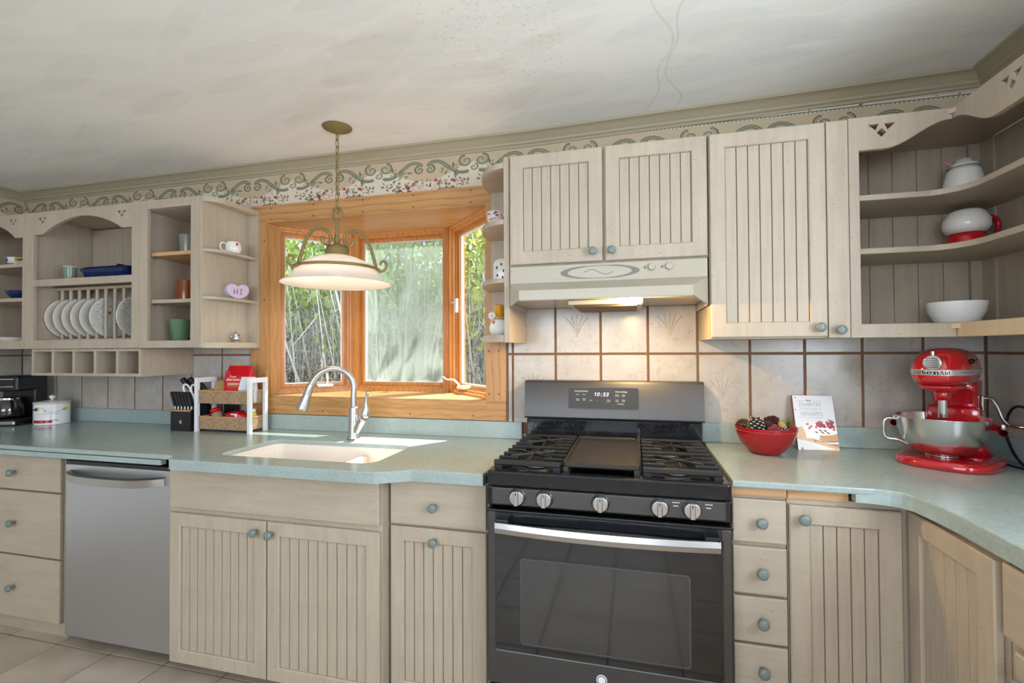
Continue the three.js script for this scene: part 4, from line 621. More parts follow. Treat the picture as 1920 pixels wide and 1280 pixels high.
// ---------------------------------------------------------------- things on the worktops
{
  // coffee maker
  const cm = thing('coffee_maker', 'black and chrome drip coffee maker in the far-left corner', 'coffee maker', [-3.62, CL, 0.2], R(20));
  mesh('base', bx(-0.095, 0.095, 0, 0.04, -0.11, 0.12, 0.012), M.blackPlastic, cm); mesh('base_band', bx(-0.097, 0.097, 0.006, 0.03, 0.105, 0.123, 0.008), M.brushed, cm); mesh('tower', bx(-0.09, 0.095, 0.04, 0.22, -0.11, -0.02, 0.01), M.blackPlastic, cm);
  const hd = mesh('brew_head', bx(-0.095, 0.097, 0.2, 0.29, -0.11, 0.1, 0.015), M.blackPlastic, cm); mesh('chrome_band', bx(-0.06, 0.075, 0.225, 0.232, 0.095, 0.104, 0.003), M.chrome, hd); mesh('chrome_band', bx(-0.06, 0.075, 0.268, 0.276, 0.095, 0.104, 0.003), M.chrome, hd); mesh('display_panel', bx(-0.058, 0.072, 0.234, 0.266, 0.094, 0.102), M.black, hd);
  const cf = mesh('carafe', lathe([[0, 0.042], [0.06, 0.042], [0.072, 0.06], [0.07, 0.11], [0.052, 0.15], [0.05, 0.165], [0, 0.165]], 32).translate(0, 0, 0.045), mat('darkGlass', 0x1a1612, 0.05, { clearcoat: 1 }, true), cm); mesh('carafe_handle', tube([[0.05, 0.15, 0.07], [0.085, 0.15, 0.1], [0.092, 0.1, 0.105], [0.07, 0.07, 0.085]], 0.009, 20, 8), M.blackPlastic, cf); mesh('carafe_band', lathe([[0.0525, 0.148], [0.0535, 0.15], [0.0535, 0.16], [0.0515, 0.162]], 32).translate(0, 0, 0.045), M.chrome, cf);
  // canister
  T.canister = ctex(512, 256, (g, w, h) => { g.fillStyle = '#f1eff0'; g.fillRect(0, 0, w, h); g.strokeStyle = '#5b6068'; g.lineWidth = 3; const x = 128; g.beginPath(); g.moveTo(x - 70, 62); g.bezierCurveTo(x - 20, 20, x + 10, 80, x - 10, 88); g.bezierCurveTo(x + 20, 110, x + 60, 100, x + 80, 78); g.stroke(); g.beginPath(); g.moveTo(x - 50, 128); g.quadraticCurveTo(x, 112, x + 60, 126); g.stroke(); g.fillStyle = '#39493a'; g.beginPath(); g.moveTo(x - 92, 76); g.lineTo(x - 46, 40); g.lineTo(x - 44, 84); g.fill(); g.fillStyle = '#d9c23a'; g.beginPath(); g.ellipse(x + 86, 72, 14, 20, 0.4, 0, 7); g.fill(); g.fillRect(x - 44, 42, 10, 40); g.fillStyle = '#b3202a'; g.fillRect(x - 70, 196, 96, 34); g.fillStyle = '#33406e'; g.fillRect(x - 74, 200, 10, 30); g.fillStyle = '#d5813a'; g.fillRect(x - 30, 208, 16, 12); g.strokeStyle = '#33353a'; g.lineWidth = 5; g.beginPath(); g.moveTo(x + 26, 200); g.quadraticCurveTo(x + 40, 190, x + 52, 212); g.stroke(); }, true, true);
  mat('canister', 0xffffff, 0.12, { map: T.canister });
  const cn = thing('canister', 'white lidded canister with small coloured pictures near the coffee maker', 'canister', [-3.405, CL, 0.145], R(-50));
  mesh('body', vByHeight(lathe([[0, 0], [0.08, 0], [0.083, 0.003], [0.083, 0.122], [0.08, 0.124], [0, 0.124]], 48), 0.124), M.canister, cn, true); const ld = mesh('lid', lathe([[0, 0.125], [0.085, 0.125], [0.086, 0.129], [0.08, 0.134], [0.02, 0.142], [0, 0.142]], 48), M.whiteGloss, cn); mesh('lid_knob', lathe([[0, 0.142], [0.008, 0.143], [0.008, 0.15], [0.014, 0.156], [0.015, 0.163], [0.009, 0.17], [0, 0.171]], 24), M.whiteGloss, ld);
  // knife block
  const kb = thing('knife_block', 'black knife block full of black-handled knives', 'knife block', [-2.375, CL, 0.135]);
  mesh('block', crease(loft([[-0.068, 0.062], [-0.068, 0.062]].map((_, i) => { const x = i ? 0.068 : -0.068; return [[x, 0, 0.062], [x, 0.112, 0.062], [x, 0.125, 0.02], [x, 0.19, -0.02], [x, 0.15, -0.09], [x, 0, -0.09]]; })), 20), M.blackPlastic, kb);
  mesh('wood_lip', bx(-0.066, 0.066, 0.106, 0.114, 0.03, 0.0635, 0.002), M.woodRaw, kb); mesh('emblem', bx(-0.008, 0.006, 0.04, 0.058, 0.062, 0.0628), M.tan, kb);
  for (let i = 0; i < 6; i++) { const x = -0.055 + i * 0.022; const k = thing('steak_knife', ['leftmost', 'second', 'third', 'fourth', 'fifth', 'rightmost'][i] + ' black steak knife in the front row of the block', 'knife', [-2.375 + x, CL, 0.135], 0, 'steak knives in the block'); mesh('bolster', bx(-0.006, 0.006, 0.108, 0.135, 0.026, 0.05, 0.003), M.chrome, k); mesh('handle', new RoundedBoxGeometry(0.017, 0.09, 0.022, 2, 0.006).rotateX(R(-8)).rotateZ(R(28)).translate(-0.02, 0.168, 0.036), M.blackPlastic, k); }
  for (const [x, y, z, l] of [[-0.05, 0.235, -0.03, 'tall black knife handle nearest the cubby rack'], [-0.012, 0.238, -0.04, 'second tall black knife handle behind the scissors'], [0.045, 0.215, -0.045, 'black knife handle between the scissors and the basket rack']]) { const k = thing('kitchen_knife', l, 'knife', [-2.375, CL, 0.135]); mesh('handle', new RoundedBoxGeometry(0.024, 0.11, 0.028, 2, 0.008).rotateX(R(20)).rotateZ(R(30)).translate(x, y, z), M.blackPlastic, k); mesh('bolster', new RoundedBoxGeometry(0.014, 0.045, 0.02, 2, 0.004).rotateX(R(20)).rotateZ(R(30)).translate(x + 0.036, y - 0.068, z - 0.0), M.chrome, k); }
  const sc = thing('scissors', 'white-handled kitchen scissors stuck in the knife block', 'scissors', [-2.36, CL, 0.14]); const loop = (x, y, a) => tube(Array.from({ length: 16 }, (_, i) => { const t = i / 16 * 6.2832, u = 0.02 * Math.cos(t), v = 0.034 * Math.sin(t); return [x + u * Math.cos(a) - v * Math.sin(a), y + u * Math.sin(a) + v * Math.cos(a), 0.012]; }), 0.0058, 40, 8, true);
  mesh('finger_loop', loop(-0.022, 0.218, 0.6), M.white, sc); mesh('finger_loop', loop(0.028, 0.214, 0.35), M.white, sc); mesh('shank', tube([[-0.002, 0.192, 0.012], [0.02, 0.16, 0.005], [0.03, 0.13, -0.002]], 0.006, 12, 8), M.white, sc); mesh('shank', tube([[0.02, 0.186, 0.012], [0.03, 0.16, 0.005], [0.036, 0.13, -0.002]], 0.006, 12, 8), M.white, sc);
  // two-tier wicker rack
  const rk = thing('basket_rack', 'white two-tier rack with wicker trays beside the window', 'rack', [-2.115, CL, 0.125]);
  for (const x of [-0.177, 0.163]) mesh('end_frame', ext(poly([[-0.066, 0], [-0.046, 0], [-0.046, 0.262], [0.042, 0.262], [0.042, 0], [0.062, 0], [0.062, 0.288], [-0.066, 0.288]]), 0.018, 0.001).rotateY(Math.PI / 2).translate(x, 0, 0), M.whiteMetal, rk);
  const trays = [0.012, 0.15]; for (const y of trays) { const t = mesh('wicker_tray', flat(ext(hole(poly(rrect(-0.156, 0.16, -0.06, 0.058, 0.006)), rrect(-0.149, 0.153, -0.053, 0.051, 0.005)), 0.066, 0.0015), y + 0.068), M.wicker, rk, false, 'h'); mesh('tray_floor', bx(-0.15, 0.154, y, y + 0.006, -0.054, 0.052), M.wicker, t); mesh('tray_rim', flat(ext(hole(poly(rrect(-0.158, 0.162, -0.062, 0.06, 0.006)), rrect(-0.148, 0.152, -0.052, 0.05, 0.005)), 0.005, 0.001), y + 0.071), M.tan, t); }
  const up = CL + 0.157, lo = CL + 0.019;
  const bag = (name, label, at, ry, w, h, d, m, top) => { const g = thing(name, label, 'bag', at, ry); const rings = [[0, 0.96, 0.9], [0.02, 1, 1], [0.45, 1.02, 1.05], [0.72, 0.98, 0.8], [0.9, 0.86, 0.3], [0.97, 0.82, 0.12], [1, 0.82, 0.1]].map(([t, a, b]) => supel(0, t * h, 0, w / 2 * a, d / 2 * b, 5, 28)); mesh('pouch', crease(loft(rings), 50), m, g, false); return g; };
  T.coffee = ctex(256, 256, (g) => { g.fillStyle = '#c4141e'; g.fillRect(0, 0, 256, 256); g.fillStyle = '#f3e9e4'; g.font = 'italic bold 40px serif'; g.textAlign = 'center'; g.fillText('Tim', 110, 80); g.fillText('Hortons', 120, 120); g.fillStyle = '#c8a96a'; g.fillRect(60, 146, 130, 30); g.fillStyle = 'rgba(255,220,210,.6)'; g.font = '16px sans-serif'; g.fillText('ORIGINAL BLEND', 125, 200); });
  mat('coffeeLabel', 0xffffff, 0.3, { map: T.coffee });
  const rb = bag('coffee_bag', 'upright shiny red coffee bag in the upper wicker tray', [-2.062, up, 0.118], R(12), 0.15, 0.195, 0.08, M.redFoil);
  { const p = new THREE.PlaneGeometry(0.12, 0.11, 8, 6); const q = p.attributes.position; for (let i = 0; i < q.count; i++) { const t = (q.getY(i) + 0.112) / 0.195, s = t < 0.45 ? 1.05 : t < 0.72 ? lerp(1.05, 0.8, (t - 0.45) / 0.27) : lerp(0.8, 0.3, (t - 0.72) / 0.18), u = Math.abs(q.getX(i) - 0.014) / 0.075; q.setZ(i, 0.04 * s * Math.max(0, 1 - u ** 5) ** 0.2 + 0.0015); } const o = mesh('label', p.translate(-0.014, 0.112, 0), M.coffeeLabel, rb, true); }
  mesh('folded_flap', crease(loft([supel(0, 0.0, 0, 0.062, 0.004, 5, 20), supel(0.014, -0.05, 0.03, 0.05, 0.003, 5, 20)]), 40).translate(0.008, 0.19, 0.006), M.redFoil, rb);
  const wbag = bag('paper_bag', 'pale grey paper bag beside the red coffee bag', [-1.995, up, 0.135], R(24), 0.085, 0.135, 0.05, mat('paper', 0xd4d8e0, 0.6)); mesh('flap', crease(loft([supel(0, 0, 0, 0.036, 0.003, 5, 20), supel(0, -0.06, 0.028, 0.044, 0.003, 5, 20)]), 40).translate(0.004, 0.13, 0.004), M.paper, wbag);
  const bt = thing('wooden_dish', 'round tan wooden dish standing in the upper wicker tray', 'dish', [-2.175, up + 0.002, 0.12], R(-20)); mesh('body', lathe([[0, 0], [0.03, 0.002], [0.05, 0.012], [0.056, 0.03], [0.053, 0.031], [0.045, 0.014], [0, 0.006]], 36).rotateX(R(78)).translate(0, 0.056, -0.01), M.tan, bt);
  const sj = thing('red_lidded_jar', 'small tipped jar with red lid in the lower wicker tray', 'jar', [-2.195, lo + 0.045, 0.13]); mesh('glass', lathe([[0, 0], [0.024, 0], [0.026, 0.004], [0.026, 0.035], [0, 0.035]], 24).rotateZ(R(22)), mat('spice', 0xa58d76, 0.15), sj); mesh('lid', lathe([[0, 0.035], [0.028, 0.035], [0.028, 0.058], [0, 0.06]], 24).rotateZ(R(22)), M.redFoil, sj);
  const rb2 = thing('red_packet', 'crumpled red foil packet lying in the lower wicker tray', 'packet', [-2.075, lo, 0.125], R(-8)); mesh('pouch', crease(loft([[-0.065, 0.3], [-0.058, 0.8], [-0.02, 1.05], [0.02, 1], [0.055, 0.7], [0.065, 0.2]].map(([x, s]) => supel(0, 0, 0, 0.038 * s, 0.03 * s, 4, 24).map(([a, , c]) => [x, 0.046 + a * 1.12 + Math.sin(x * 60) * 0.003, c * 1.1]))), 50), M.redFoil, rb2);
  mesh('label', bx(-0.01, 0.04, 0.062, 0.078, 0.03, 0.0325), M.white, rb2); 
  const yj = thing('yellow_label_jar', 'small jar with yellow label at the window end of the lower tray', 'jar', [-1.992, lo, 0.11]); mesh('glass', lathe([[0, 0], [0.02, 0], [0.02, 0.075], [0.015, 0.083], [0, 0.083]], 24), M.yellowLabel, yj); mesh('lid', lathe([[0, 0.083], [0.016, 0.083], [0.016, 0.1], [0, 0.101]], 20), M.whiteMetal, yj);
  const bk = thing('black_box', 'black carton standing behind the trays against the wall', 'box', [-2.2, CL, 0.038]); mesh('carton', bx(-0.04, 0.045, 0, 0.14, -0.01, 0.012, 0.002), M.blackPlastic, bk);

  // red bowl of pine cones
  const bw = thing('red_bowl', 'glossy red bowl filled with pine cones', 'bowl', [0.494, CR, 0.205]);
  mesh('body', lathe([[0, 0], [0.05, 0], [0.054, 0.004], [0.066, 0.014], [0.092, 0.045], [0.106, 0.08], [0.111, 0.104], [0.1085, 0.106], [0.105, 0.1], [0.09, 0.055], [0.06, 0.02], [0, 0.012]], 56), M.redBowl, bw);
  const dots = []; for (let i = 0; i < 70; i++) { const t = i / 70 * 6.2832; dots.push(new THREE.SphereGeometry(0.0014, 6, 4).translate(0.1095 * Math.cos(t), 0.093, 0.1095 * Math.sin(t))); } mesh('bead_line', dots, M.rose, bw).userData.kind = 'stuff';
  mat('cone', 0x3a2318, 0.7); mat('coneRed', 0x4d1a17, 0.6); mat('snow', 0xe9e4da, 0.7); mat('needle', 0x4d5f34, 0.7); mat('flowerRed', 0x6e1820, 0.6); mat('straw', 0xb79b63, 0.7);
  const pine = (label, at, r, len, tilt, az, m, tips) => {
    const g = thing('pine_cone', label, 'pine cone', at, az, 'pine cones in the red bowl'), a = [], b = [], n = 64;
    for (let i = 0; i < n; i++) { const t = i / n, rad = r * (0.35 + 0.75 * Math.sin(Math.PI * (0.12 + 0.8 * t)) ** 0.8) * (1 - t * 0.25), y = len * (t - 0.5), an = i * 2.39996; const gg = new THREE.SphereGeometry(r * 0.36, 6, 4).scale(0.9, 0.34, 1.1).rotateX(R(-28)).translate(0, y, rad * 0.82).rotateY(an); a.push(gg); if (tips) b.push(new THREE.SphereGeometry(r * 0.17, 6, 4).scale(1.3, 0.4, 0.6).rotateX(R(-28)).translate(0, y + r * 0.12, rad * 0.82 + r * 0.3).rotateY(an)); }
    const core = mesh('core', new THREE.SphereGeometry(1, 14, 10).scale(r * 0.72, len * 0.5, r * 0.72).rotateX(tilt), m, g); const s = mesh('scales', a.map((q) => q.rotateX(tilt)), m, g); s.userData.kind = 'stuff'; if (tips) mesh('white_tips', b.map((q) => q.rotateX(tilt)), M.snow, g).userData.kind = 'stuff';
  };
  pine('snow-tipped pine cone standing in the red bowl', [0.452, CR + 0.105, 0.235], 0.027, 0.07, R(8), 0.3, M.cone, true);
  pine('reddish pine cone behind the middle of the red bowl', [0.52, CR + 0.112, 0.17], 0.026, 0.06, R(60), 0.9, M.coneRed, false);
  pine('dark pine cone next to the snow-tipped one', [0.495, CR + 0.1, 0.2], 0.025, 0.055, R(75), 2.2, M.cone, false);
  pine('small snow-tipped pine cone at the front rim of the bowl', [0.54, CR + 0.09, 0.25], 0.02, 0.042, R(70), 1.1, M.cone, true);
  pine('dark red pine cone at the rear rim of the bowl', [0.422, CR + 0.098, 0.17], 0.026, 0.055, R(85), -0.6, M.coneRed, false);
  const sprig = (label, at, az) => { const g = thing('pine_sprig', label, 'sprig', at, az), n = []; for (let i = 0; i < 26; i++) { const t = i / 26; n.push(new THREE.CylinderGeometry(0.0004, 0.0011, 0.035, 4).translate(0, 0.0175, 0).rotateZ(R(rr(-70, 70))).rotateX(R(rr(-50, 50))).translate(0, 0.01 + t * 0.01, 0)); } mesh('stem', cyl(0.0015, 0.0015, 0.03, 0, -0.015, 0, 6), M.cone, g); mesh('needles', n, M.needle, g).userData.kind = 'stuff'; };
  sprig('green pine sprig left of the snow-tipped cone', [0.425, CR + 0.09, 0.245], 0.2); sprig('green pine sprig at the book side of the bowl', [0.572, CR + 0.095, 0.215], 1.4);
  const fw = thing('fabric_flower', 'dark red fabric flower among the pine cones', 'flower', [0.512, CR + 0.096, 0.262]); for (let i = 0; i < 5; i++) mesh('petal', new THREE.SphereGeometry(0.016, 10, 8).scale(0.9, 1, 0.25).translate(0, 0.011, 0).rotateZ(i / 5 * 6.2832), M.flowerRed, fw);
  const dr = thing('dried_pod', 'pale dried seed head at the right of the bowl', 'seed head', [0.556, CR + 0.112, 0.2]); mesh('head', new THREE.IcosahedronGeometry(0.017, 1), M.straw, dr); mesh('stalk', cyl(0.002, 0.002, 0.03, 0, -0.04, 0, 6), M.straw, dr);

  // cookbook leaning on the tiles
  T.cover = ctex(600, 900, (g, w, h) => {
    g.fillStyle = '#dfe2e8'; g.fillRect(0, 0, w, h); g.fillStyle = '#e7e6e4'; g.fillRect(0, 420, w, 480);
    g.fillStyle = '#dcb68c'; g.beginPath(); g.moveTo(0, 560); g.lineTo(95, 520); g.lineTo(150, 680); g.lineTo(420, 780); g.lineTo(w, 830); g.lineTo(w, h); g.lineTo(0, h); g.fill();
    g.fillStyle = '#f3ece4'; g.beginPath(); g.moveTo(0, 720); g.quadraticCurveTo(250, 780, 560, 880); g.lineTo(0, 900); g.fill();
    g.fillStyle = '#c48a55'; g.beginPath(); g.moveTo(w, 790); g.lineTo(430, 800); g.lineTo(w, 850); g.fill();
    g.fillStyle = '#6a5a50'; g.beginPath(); g.moveTo(120, 690); g.quadraticCurveTo(340, 790, w, 740); g.lineTo(w, 756); g.quadraticCurveTo(340, 800, 120, 690); g.fill();
    g.fillStyle = '#d39a64'; g.beginPath(); g.moveTo(330, 640); g.lineTo(w, 620); g.lineTo(w, 740); g.quadraticCurveTo(450, 770, 330, 740); g.fill();
    g.fillStyle = '#f6f5f2'; g.beginPath(); g.ellipse(390, 560, 260, 100, 0.03, 0, 7); g.fill(); g.fillRect(140, 560, 200, 150);
    const berry = (x, y, r, c) => { g.fillStyle = c; g.beginPath(); g.arc(x, y, r, 0, 7); g.fill(); g.fillStyle = 'rgba(255,235,235,.35)'; g.beginPath(); g.arc(x - r * 0.3, y - r * 0.3, r * 0.35, 0, 7); g.fill(); };
    for (let i = 0; i < 46; i++) berry(300 + rnd() * 270, 440 + rnd() * 90, rr(14, 26), ['#a8283c', '#c4506a', '#7d2233', '#8c3a50', '#b33448'][i % 5]);
    for (const [x, y] of [[180, 480], [230, 515], [200, 545], [60, 880], [265, 745], [560, 560]]) berry(x, y, 20, '#c4566c');
    g.fillStyle = '#7b4a42'; for (const [x, y] of [[360, 580], [430, 585], [390, 615], [470, 620], [300, 610]]) { g.beginPath(); g.ellipse(x, y, 26, 11, 0.4, 0, 7); g.fill(); }
    g.fillStyle = '#7e8088'; g.fillRect(70, 92, 110, 4); g.fillRect(300, 92, 130, 4); g.fillRect(200, 82, 74, 16); g.fillRect(205, 62, 8, 20); g.fillRect(262, 62, 8, 20);
    g.textAlign = 'center'; g.font = '76px sans-serif'; g.fillStyle = '#858990'; g.fillText('DIABETES', 255, 180); g.fillStyle = '#b9bdc4'; g.fillText('FRIENDLY', 255, 258); g.fillStyle = '#858990'; g.fillText('DESSERTS', 262, 336); g.fillRect(80, 366, 350, 4);
    g.fillStyle = '#4c4f55'; for (const [x, y] of [[45, 40], [25, 245]]) { g.beginPath(); g.ellipse(x, y, 12, 8, 0.5, 0, 7); g.fill(); }
    g.fillStyle = '#8a4a55'; g.beginPath(); g.moveTo(480, 400); g.quadraticCurveTo(560, 400, 585, 450); g.quadraticCurveTo(520, 440, 480, 400); g.fill();
  });
  mat('cover', 0xffffff, 0.3, { map: T.cover });
  const bo = thing('cookbook', 'white dessert cookbook leaning on the tiles beside the red bowl', 'book', [0.637, CR, 0.106]);
  const bi = new THREE.Group(); bi.name = 'volume'; const tilt = R(-17.5);
  const pageG = bx(0.002, 0.146, 0.002, 0.22, -0.011, -0.0015).rotateX(tilt).rotateY(R(1.5)); mesh('pages', pageG, M.white, bo);
  mesh('back_cover', bx(0, 0.148, 0, 0.222, -0.0135, -0.0112).rotateX(tilt).rotateY(R(1.5)), mat('bookRed', 0x7d2e36, 0.4), bo); mesh('spine', bx(-0.0015, 0.0005, 0, 0.222, -0.0135, 0).rotateX(tilt).rotateY(R(1.5)), M.bookRed, bo);
  const cg = new THREE.BoxGeometry(0.148, 0.222, 0.0015); mesh('front_cover', cg.translate(0.074, 0.111, -0.0007).rotateX(tilt).rotateY(R(1.5)), M.cover, bo, true);
}

// ---------------------------------------------------------------- stand mixer
{
  const g = thing('stand_mixer', 'bright red stand mixer with wide steel bowl in the corner', 'mixer', [1.078, CR, 0.234], R(-40));
  const ring = (y, a, b, cz, e = 3, n = 48) => supel(0, y, cz, a, b, e, n);
  mesh('base', loft([ring(0, 0.132, 0.165, 0.0, 3), ring(0.004, 0.138, 0.172, 0, 3), ring(0.018, 0.138, 0.172, 0, 3), ring(0.026, 0.132, 0.166, 0, 3), ring(0.03, 0.115, 0.145, 0, 3)]), M.red, g);
  mesh('column', loft([ring(0.028, 0.1, 0.06, -0.1, 4), ring(0.06, 0.078, 0.05, -0.105, 4), ring(0.12, 0.066, 0.045, -0.108, 5), ring(0.2, 0.064, 0.045, -0.108, 5), ring(0.25, 0.066, 0.052, -0.1, 5), ring(0.29, 0.07, 0.07, -0.08, 4)]), M.red, g);
  mesh('bowl_carrier', loft([ring(0.12, 0.075, 0.018, -0.055, 4), ring(0.185, 0.075, 0.018, -0.055, 4), ring(0.2, 0.06, 0.014, -0.06, 4)]), M.red, g);
  const hd = mesh('motor_head', loft([ring(0.282, 0.055, 0.13, 0.02, 2.6), ring(0.288, 0.072, 0.15, 0.022, 2.8), ring(0.305, 0.079, 0.16, 0.022, 2.8), ring(0.335, 0.081, 0.163, 0.022, 2.8), ring(0.362, 0.077, 0.156, 0.018, 2.7), ring(0.385, 0.066, 0.138, 0.012, 2.6), ring(0.4, 0.047, 0.108, 0.006, 2.5), ring(0.407, 0.022, 0.06, 0, 2.3)]), M.red, g);
  mesh('head_underside', loft([ring(0.262, 0.04, 0.06, 0.07, 2.5), ring(0.268, 0.056, 0.072, 0.075, 2.6), ring(0.284, 0.062, 0.078, 0.075, 2.6)]), M.red, hd);
  // silver band with lettering round the head
  T.band = ctex(2048, 64, (q, w, h) => { q.fillStyle = '#cfcfd0'; q.fillRect(0, 0, w, h); q.fillStyle = '#1c1c1e'; q.textAlign = 'center'; q.textBaseline = 'middle'; q.font = 'bold 58px serif'; q.fillText('KitchenAid', 490, 33); q.font = '26px sans-serif'; q.fillText('PROFESSIONAL', 860, 32); });
  const n = 96, rb = [0.3155, 0.3345], pos = [], uv = [], idx = [];
  for (let i = 0; i <= n; i++) for (let k = 0; k < 2; k++) { const t = -i / n * 2 * Math.PI + Math.PI, c = Math.cos(t), s = Math.sin(t), f = (v) => Math.sign(v) * Math.abs(v) ** (2 / 2.8), a = lerp(0.0803, 0.0818, k), b = lerp(0.1618, 0.1638, k); pos.push(a * 1.012 * f(c), rb[k], 0.022 + b * 1.008 * f(s)); uv.push(i / n, k); }
  for (let i = 0; i < n; i++) { const a = i * 2; idx.push(a, a + 2, a + 1, a + 1, a + 2, a + 3); }
  const bg = new THREE.BufferGeometry(); bg.setAttribute('position', new THREE.Float32BufferAttribute(pos, 3)); bg.setAttribute('uv', new THREE.Float32BufferAttribute(uv, 2)); bg.setIndex(idx); bg.computeVertexNormals();
  mat('band', 0xffffff, 0.25, { map: T.band, metalness: 0.7, side: THREE.DoubleSide }); mesh('name_band', bg, M.band, hd, true);
  const hub = mesh('attachment_hub', lathe([[0, 0], [0.026, 0], [0.026, 0.006], [0.022, 0.009], [0, 0.009]], 28).rotateX(Math.PI / 2).translate(0, 0.357, 0.176), M.chrome, hd); for (let i = -2; i <= 2; i++) mesh('hub_rib', bx(-0.017, 0.017, 0.356 + i * 0.007, 0.3585 + i * 0.007, 0.1845, 0.1862), M.slate, hub); mesh('hub_screw', cyl(0.006, 0.006, 0.014, 0, 0.381, 0.172, 14), M.chrome, hub);
  mesh('speed_knob', new THREE.SphereGeometry(0.013, 16, 10).scale(0.6, 0.7, 1.2).translate(0.078, 0.362, 0.075), M.black, hd);
  mesh('planetary', lathe([[0, 0.225], [0.02, 0.226], [0.026, 0.262], [0, 0.262]], 24).translate(0, 0, 0.065), M.red, g); mesh('beater_shaft', cyl(0.013, 0.013, 0.06, 0, 0.166, 0.065, 20), M.chrome, g);
  // bowl
  const bw = mesh('bowl', lathe([[0, 0.036], [0.045, 0.037], [0.08, 0.05], [0.11, 0.085], [0.123, 0.125], [0.1265, 0.163], [0.13, 0.165], [0.13, 0.168], [0.1255, 0.168], [0.1215, 0.125], [0.108, 0.086], [0.076, 0.052], [0, 0.041]], 64).translate(-0.008, 0, 0.052), mat('bowlSteel', 0xdadada, 0.24, { metalness: 1 }), g);
  mesh('bowl_foot', lathe([[0.03, 0.0285], [0.045, 0.0285], [0.045, 0.038], [0.03, 0.037]], 36).translate(-0.008, 0, 0.052), M.chrome, bw);
  mesh('bowl_handle', tube([[-0.118, 0.15, 0.1], [-0.144, 0.152, 0.118], [-0.152, 0.142, 0.122], [-0.152, 0.09, 0.122], [-0.144, 0.08, 0.117], [-0.118, 0.076, 0.1], [-0.096, 0.062, 0.085]], 0.005, 40, 8), M.chrome, bw);
  for (const x of [-1, 1]) { const ar = mesh('bowl_arm', tube([[x * 0.06, 0.135, -0.06], [x * 0.12, 0.132, -0.05], [x * 0.144, 0.13, 0.0], [x * 0.144, 0.13, 0.05]], 0.012, 30, 10), M.red, g); mesh('arm_pin', lathe([[0, 0], [0.007, 0], [0.006, 0.016], [0, 0.018]], 14).translate(x * 0.144, 0.14, 0.045), M.chrome, ar); }
  const lv = mesh('lift_bracket', bx(0.066, 0.074, 0.18, 0.235, -0.13, -0.1, 0.003), M.chrome, g); mesh('lift_lever', tube([[0.074, 0.226, -0.115], [0.09, 0.226, -0.112], [0.105, 0.205, -0.108], [0.125, 0.152, -0.1], [0.14, 0.14, -0.095], [0.2, 0.138, -0.075]], 0.0055, 40, 8), M.chrome, lv);
  // power cord, loose on the worktop and up against the tiles
  const cord = thing('power_cord', 'black power cord looping beside the mixer', 'cord', [0, 0, 0]);
  mesh('cable', tube([[1.16, CR + 0.06, 0.12], [1.20, CR + 0.02, 0.16], [1.235, CR + 0.006, 0.24], [1.26, CR + 0.006, 0.34], [1.27, CR + 0.03, 0.4], [1.285, CR + 0.12, 0.36], [1.285, CR + 0.2, 0.26], [1.29, CR + 0.19, 0.19], [1.285, CR + 0.12, 0.165], [1.28, CR + 0.05, 0.2], [1.27, CR + 0.008, 0.27], [1.24, CR + 0.006, 0.42], [1.2, CR + 0.006, 0.6]], 0.0045, 120, 8), M.blackPlastic, cord);
}

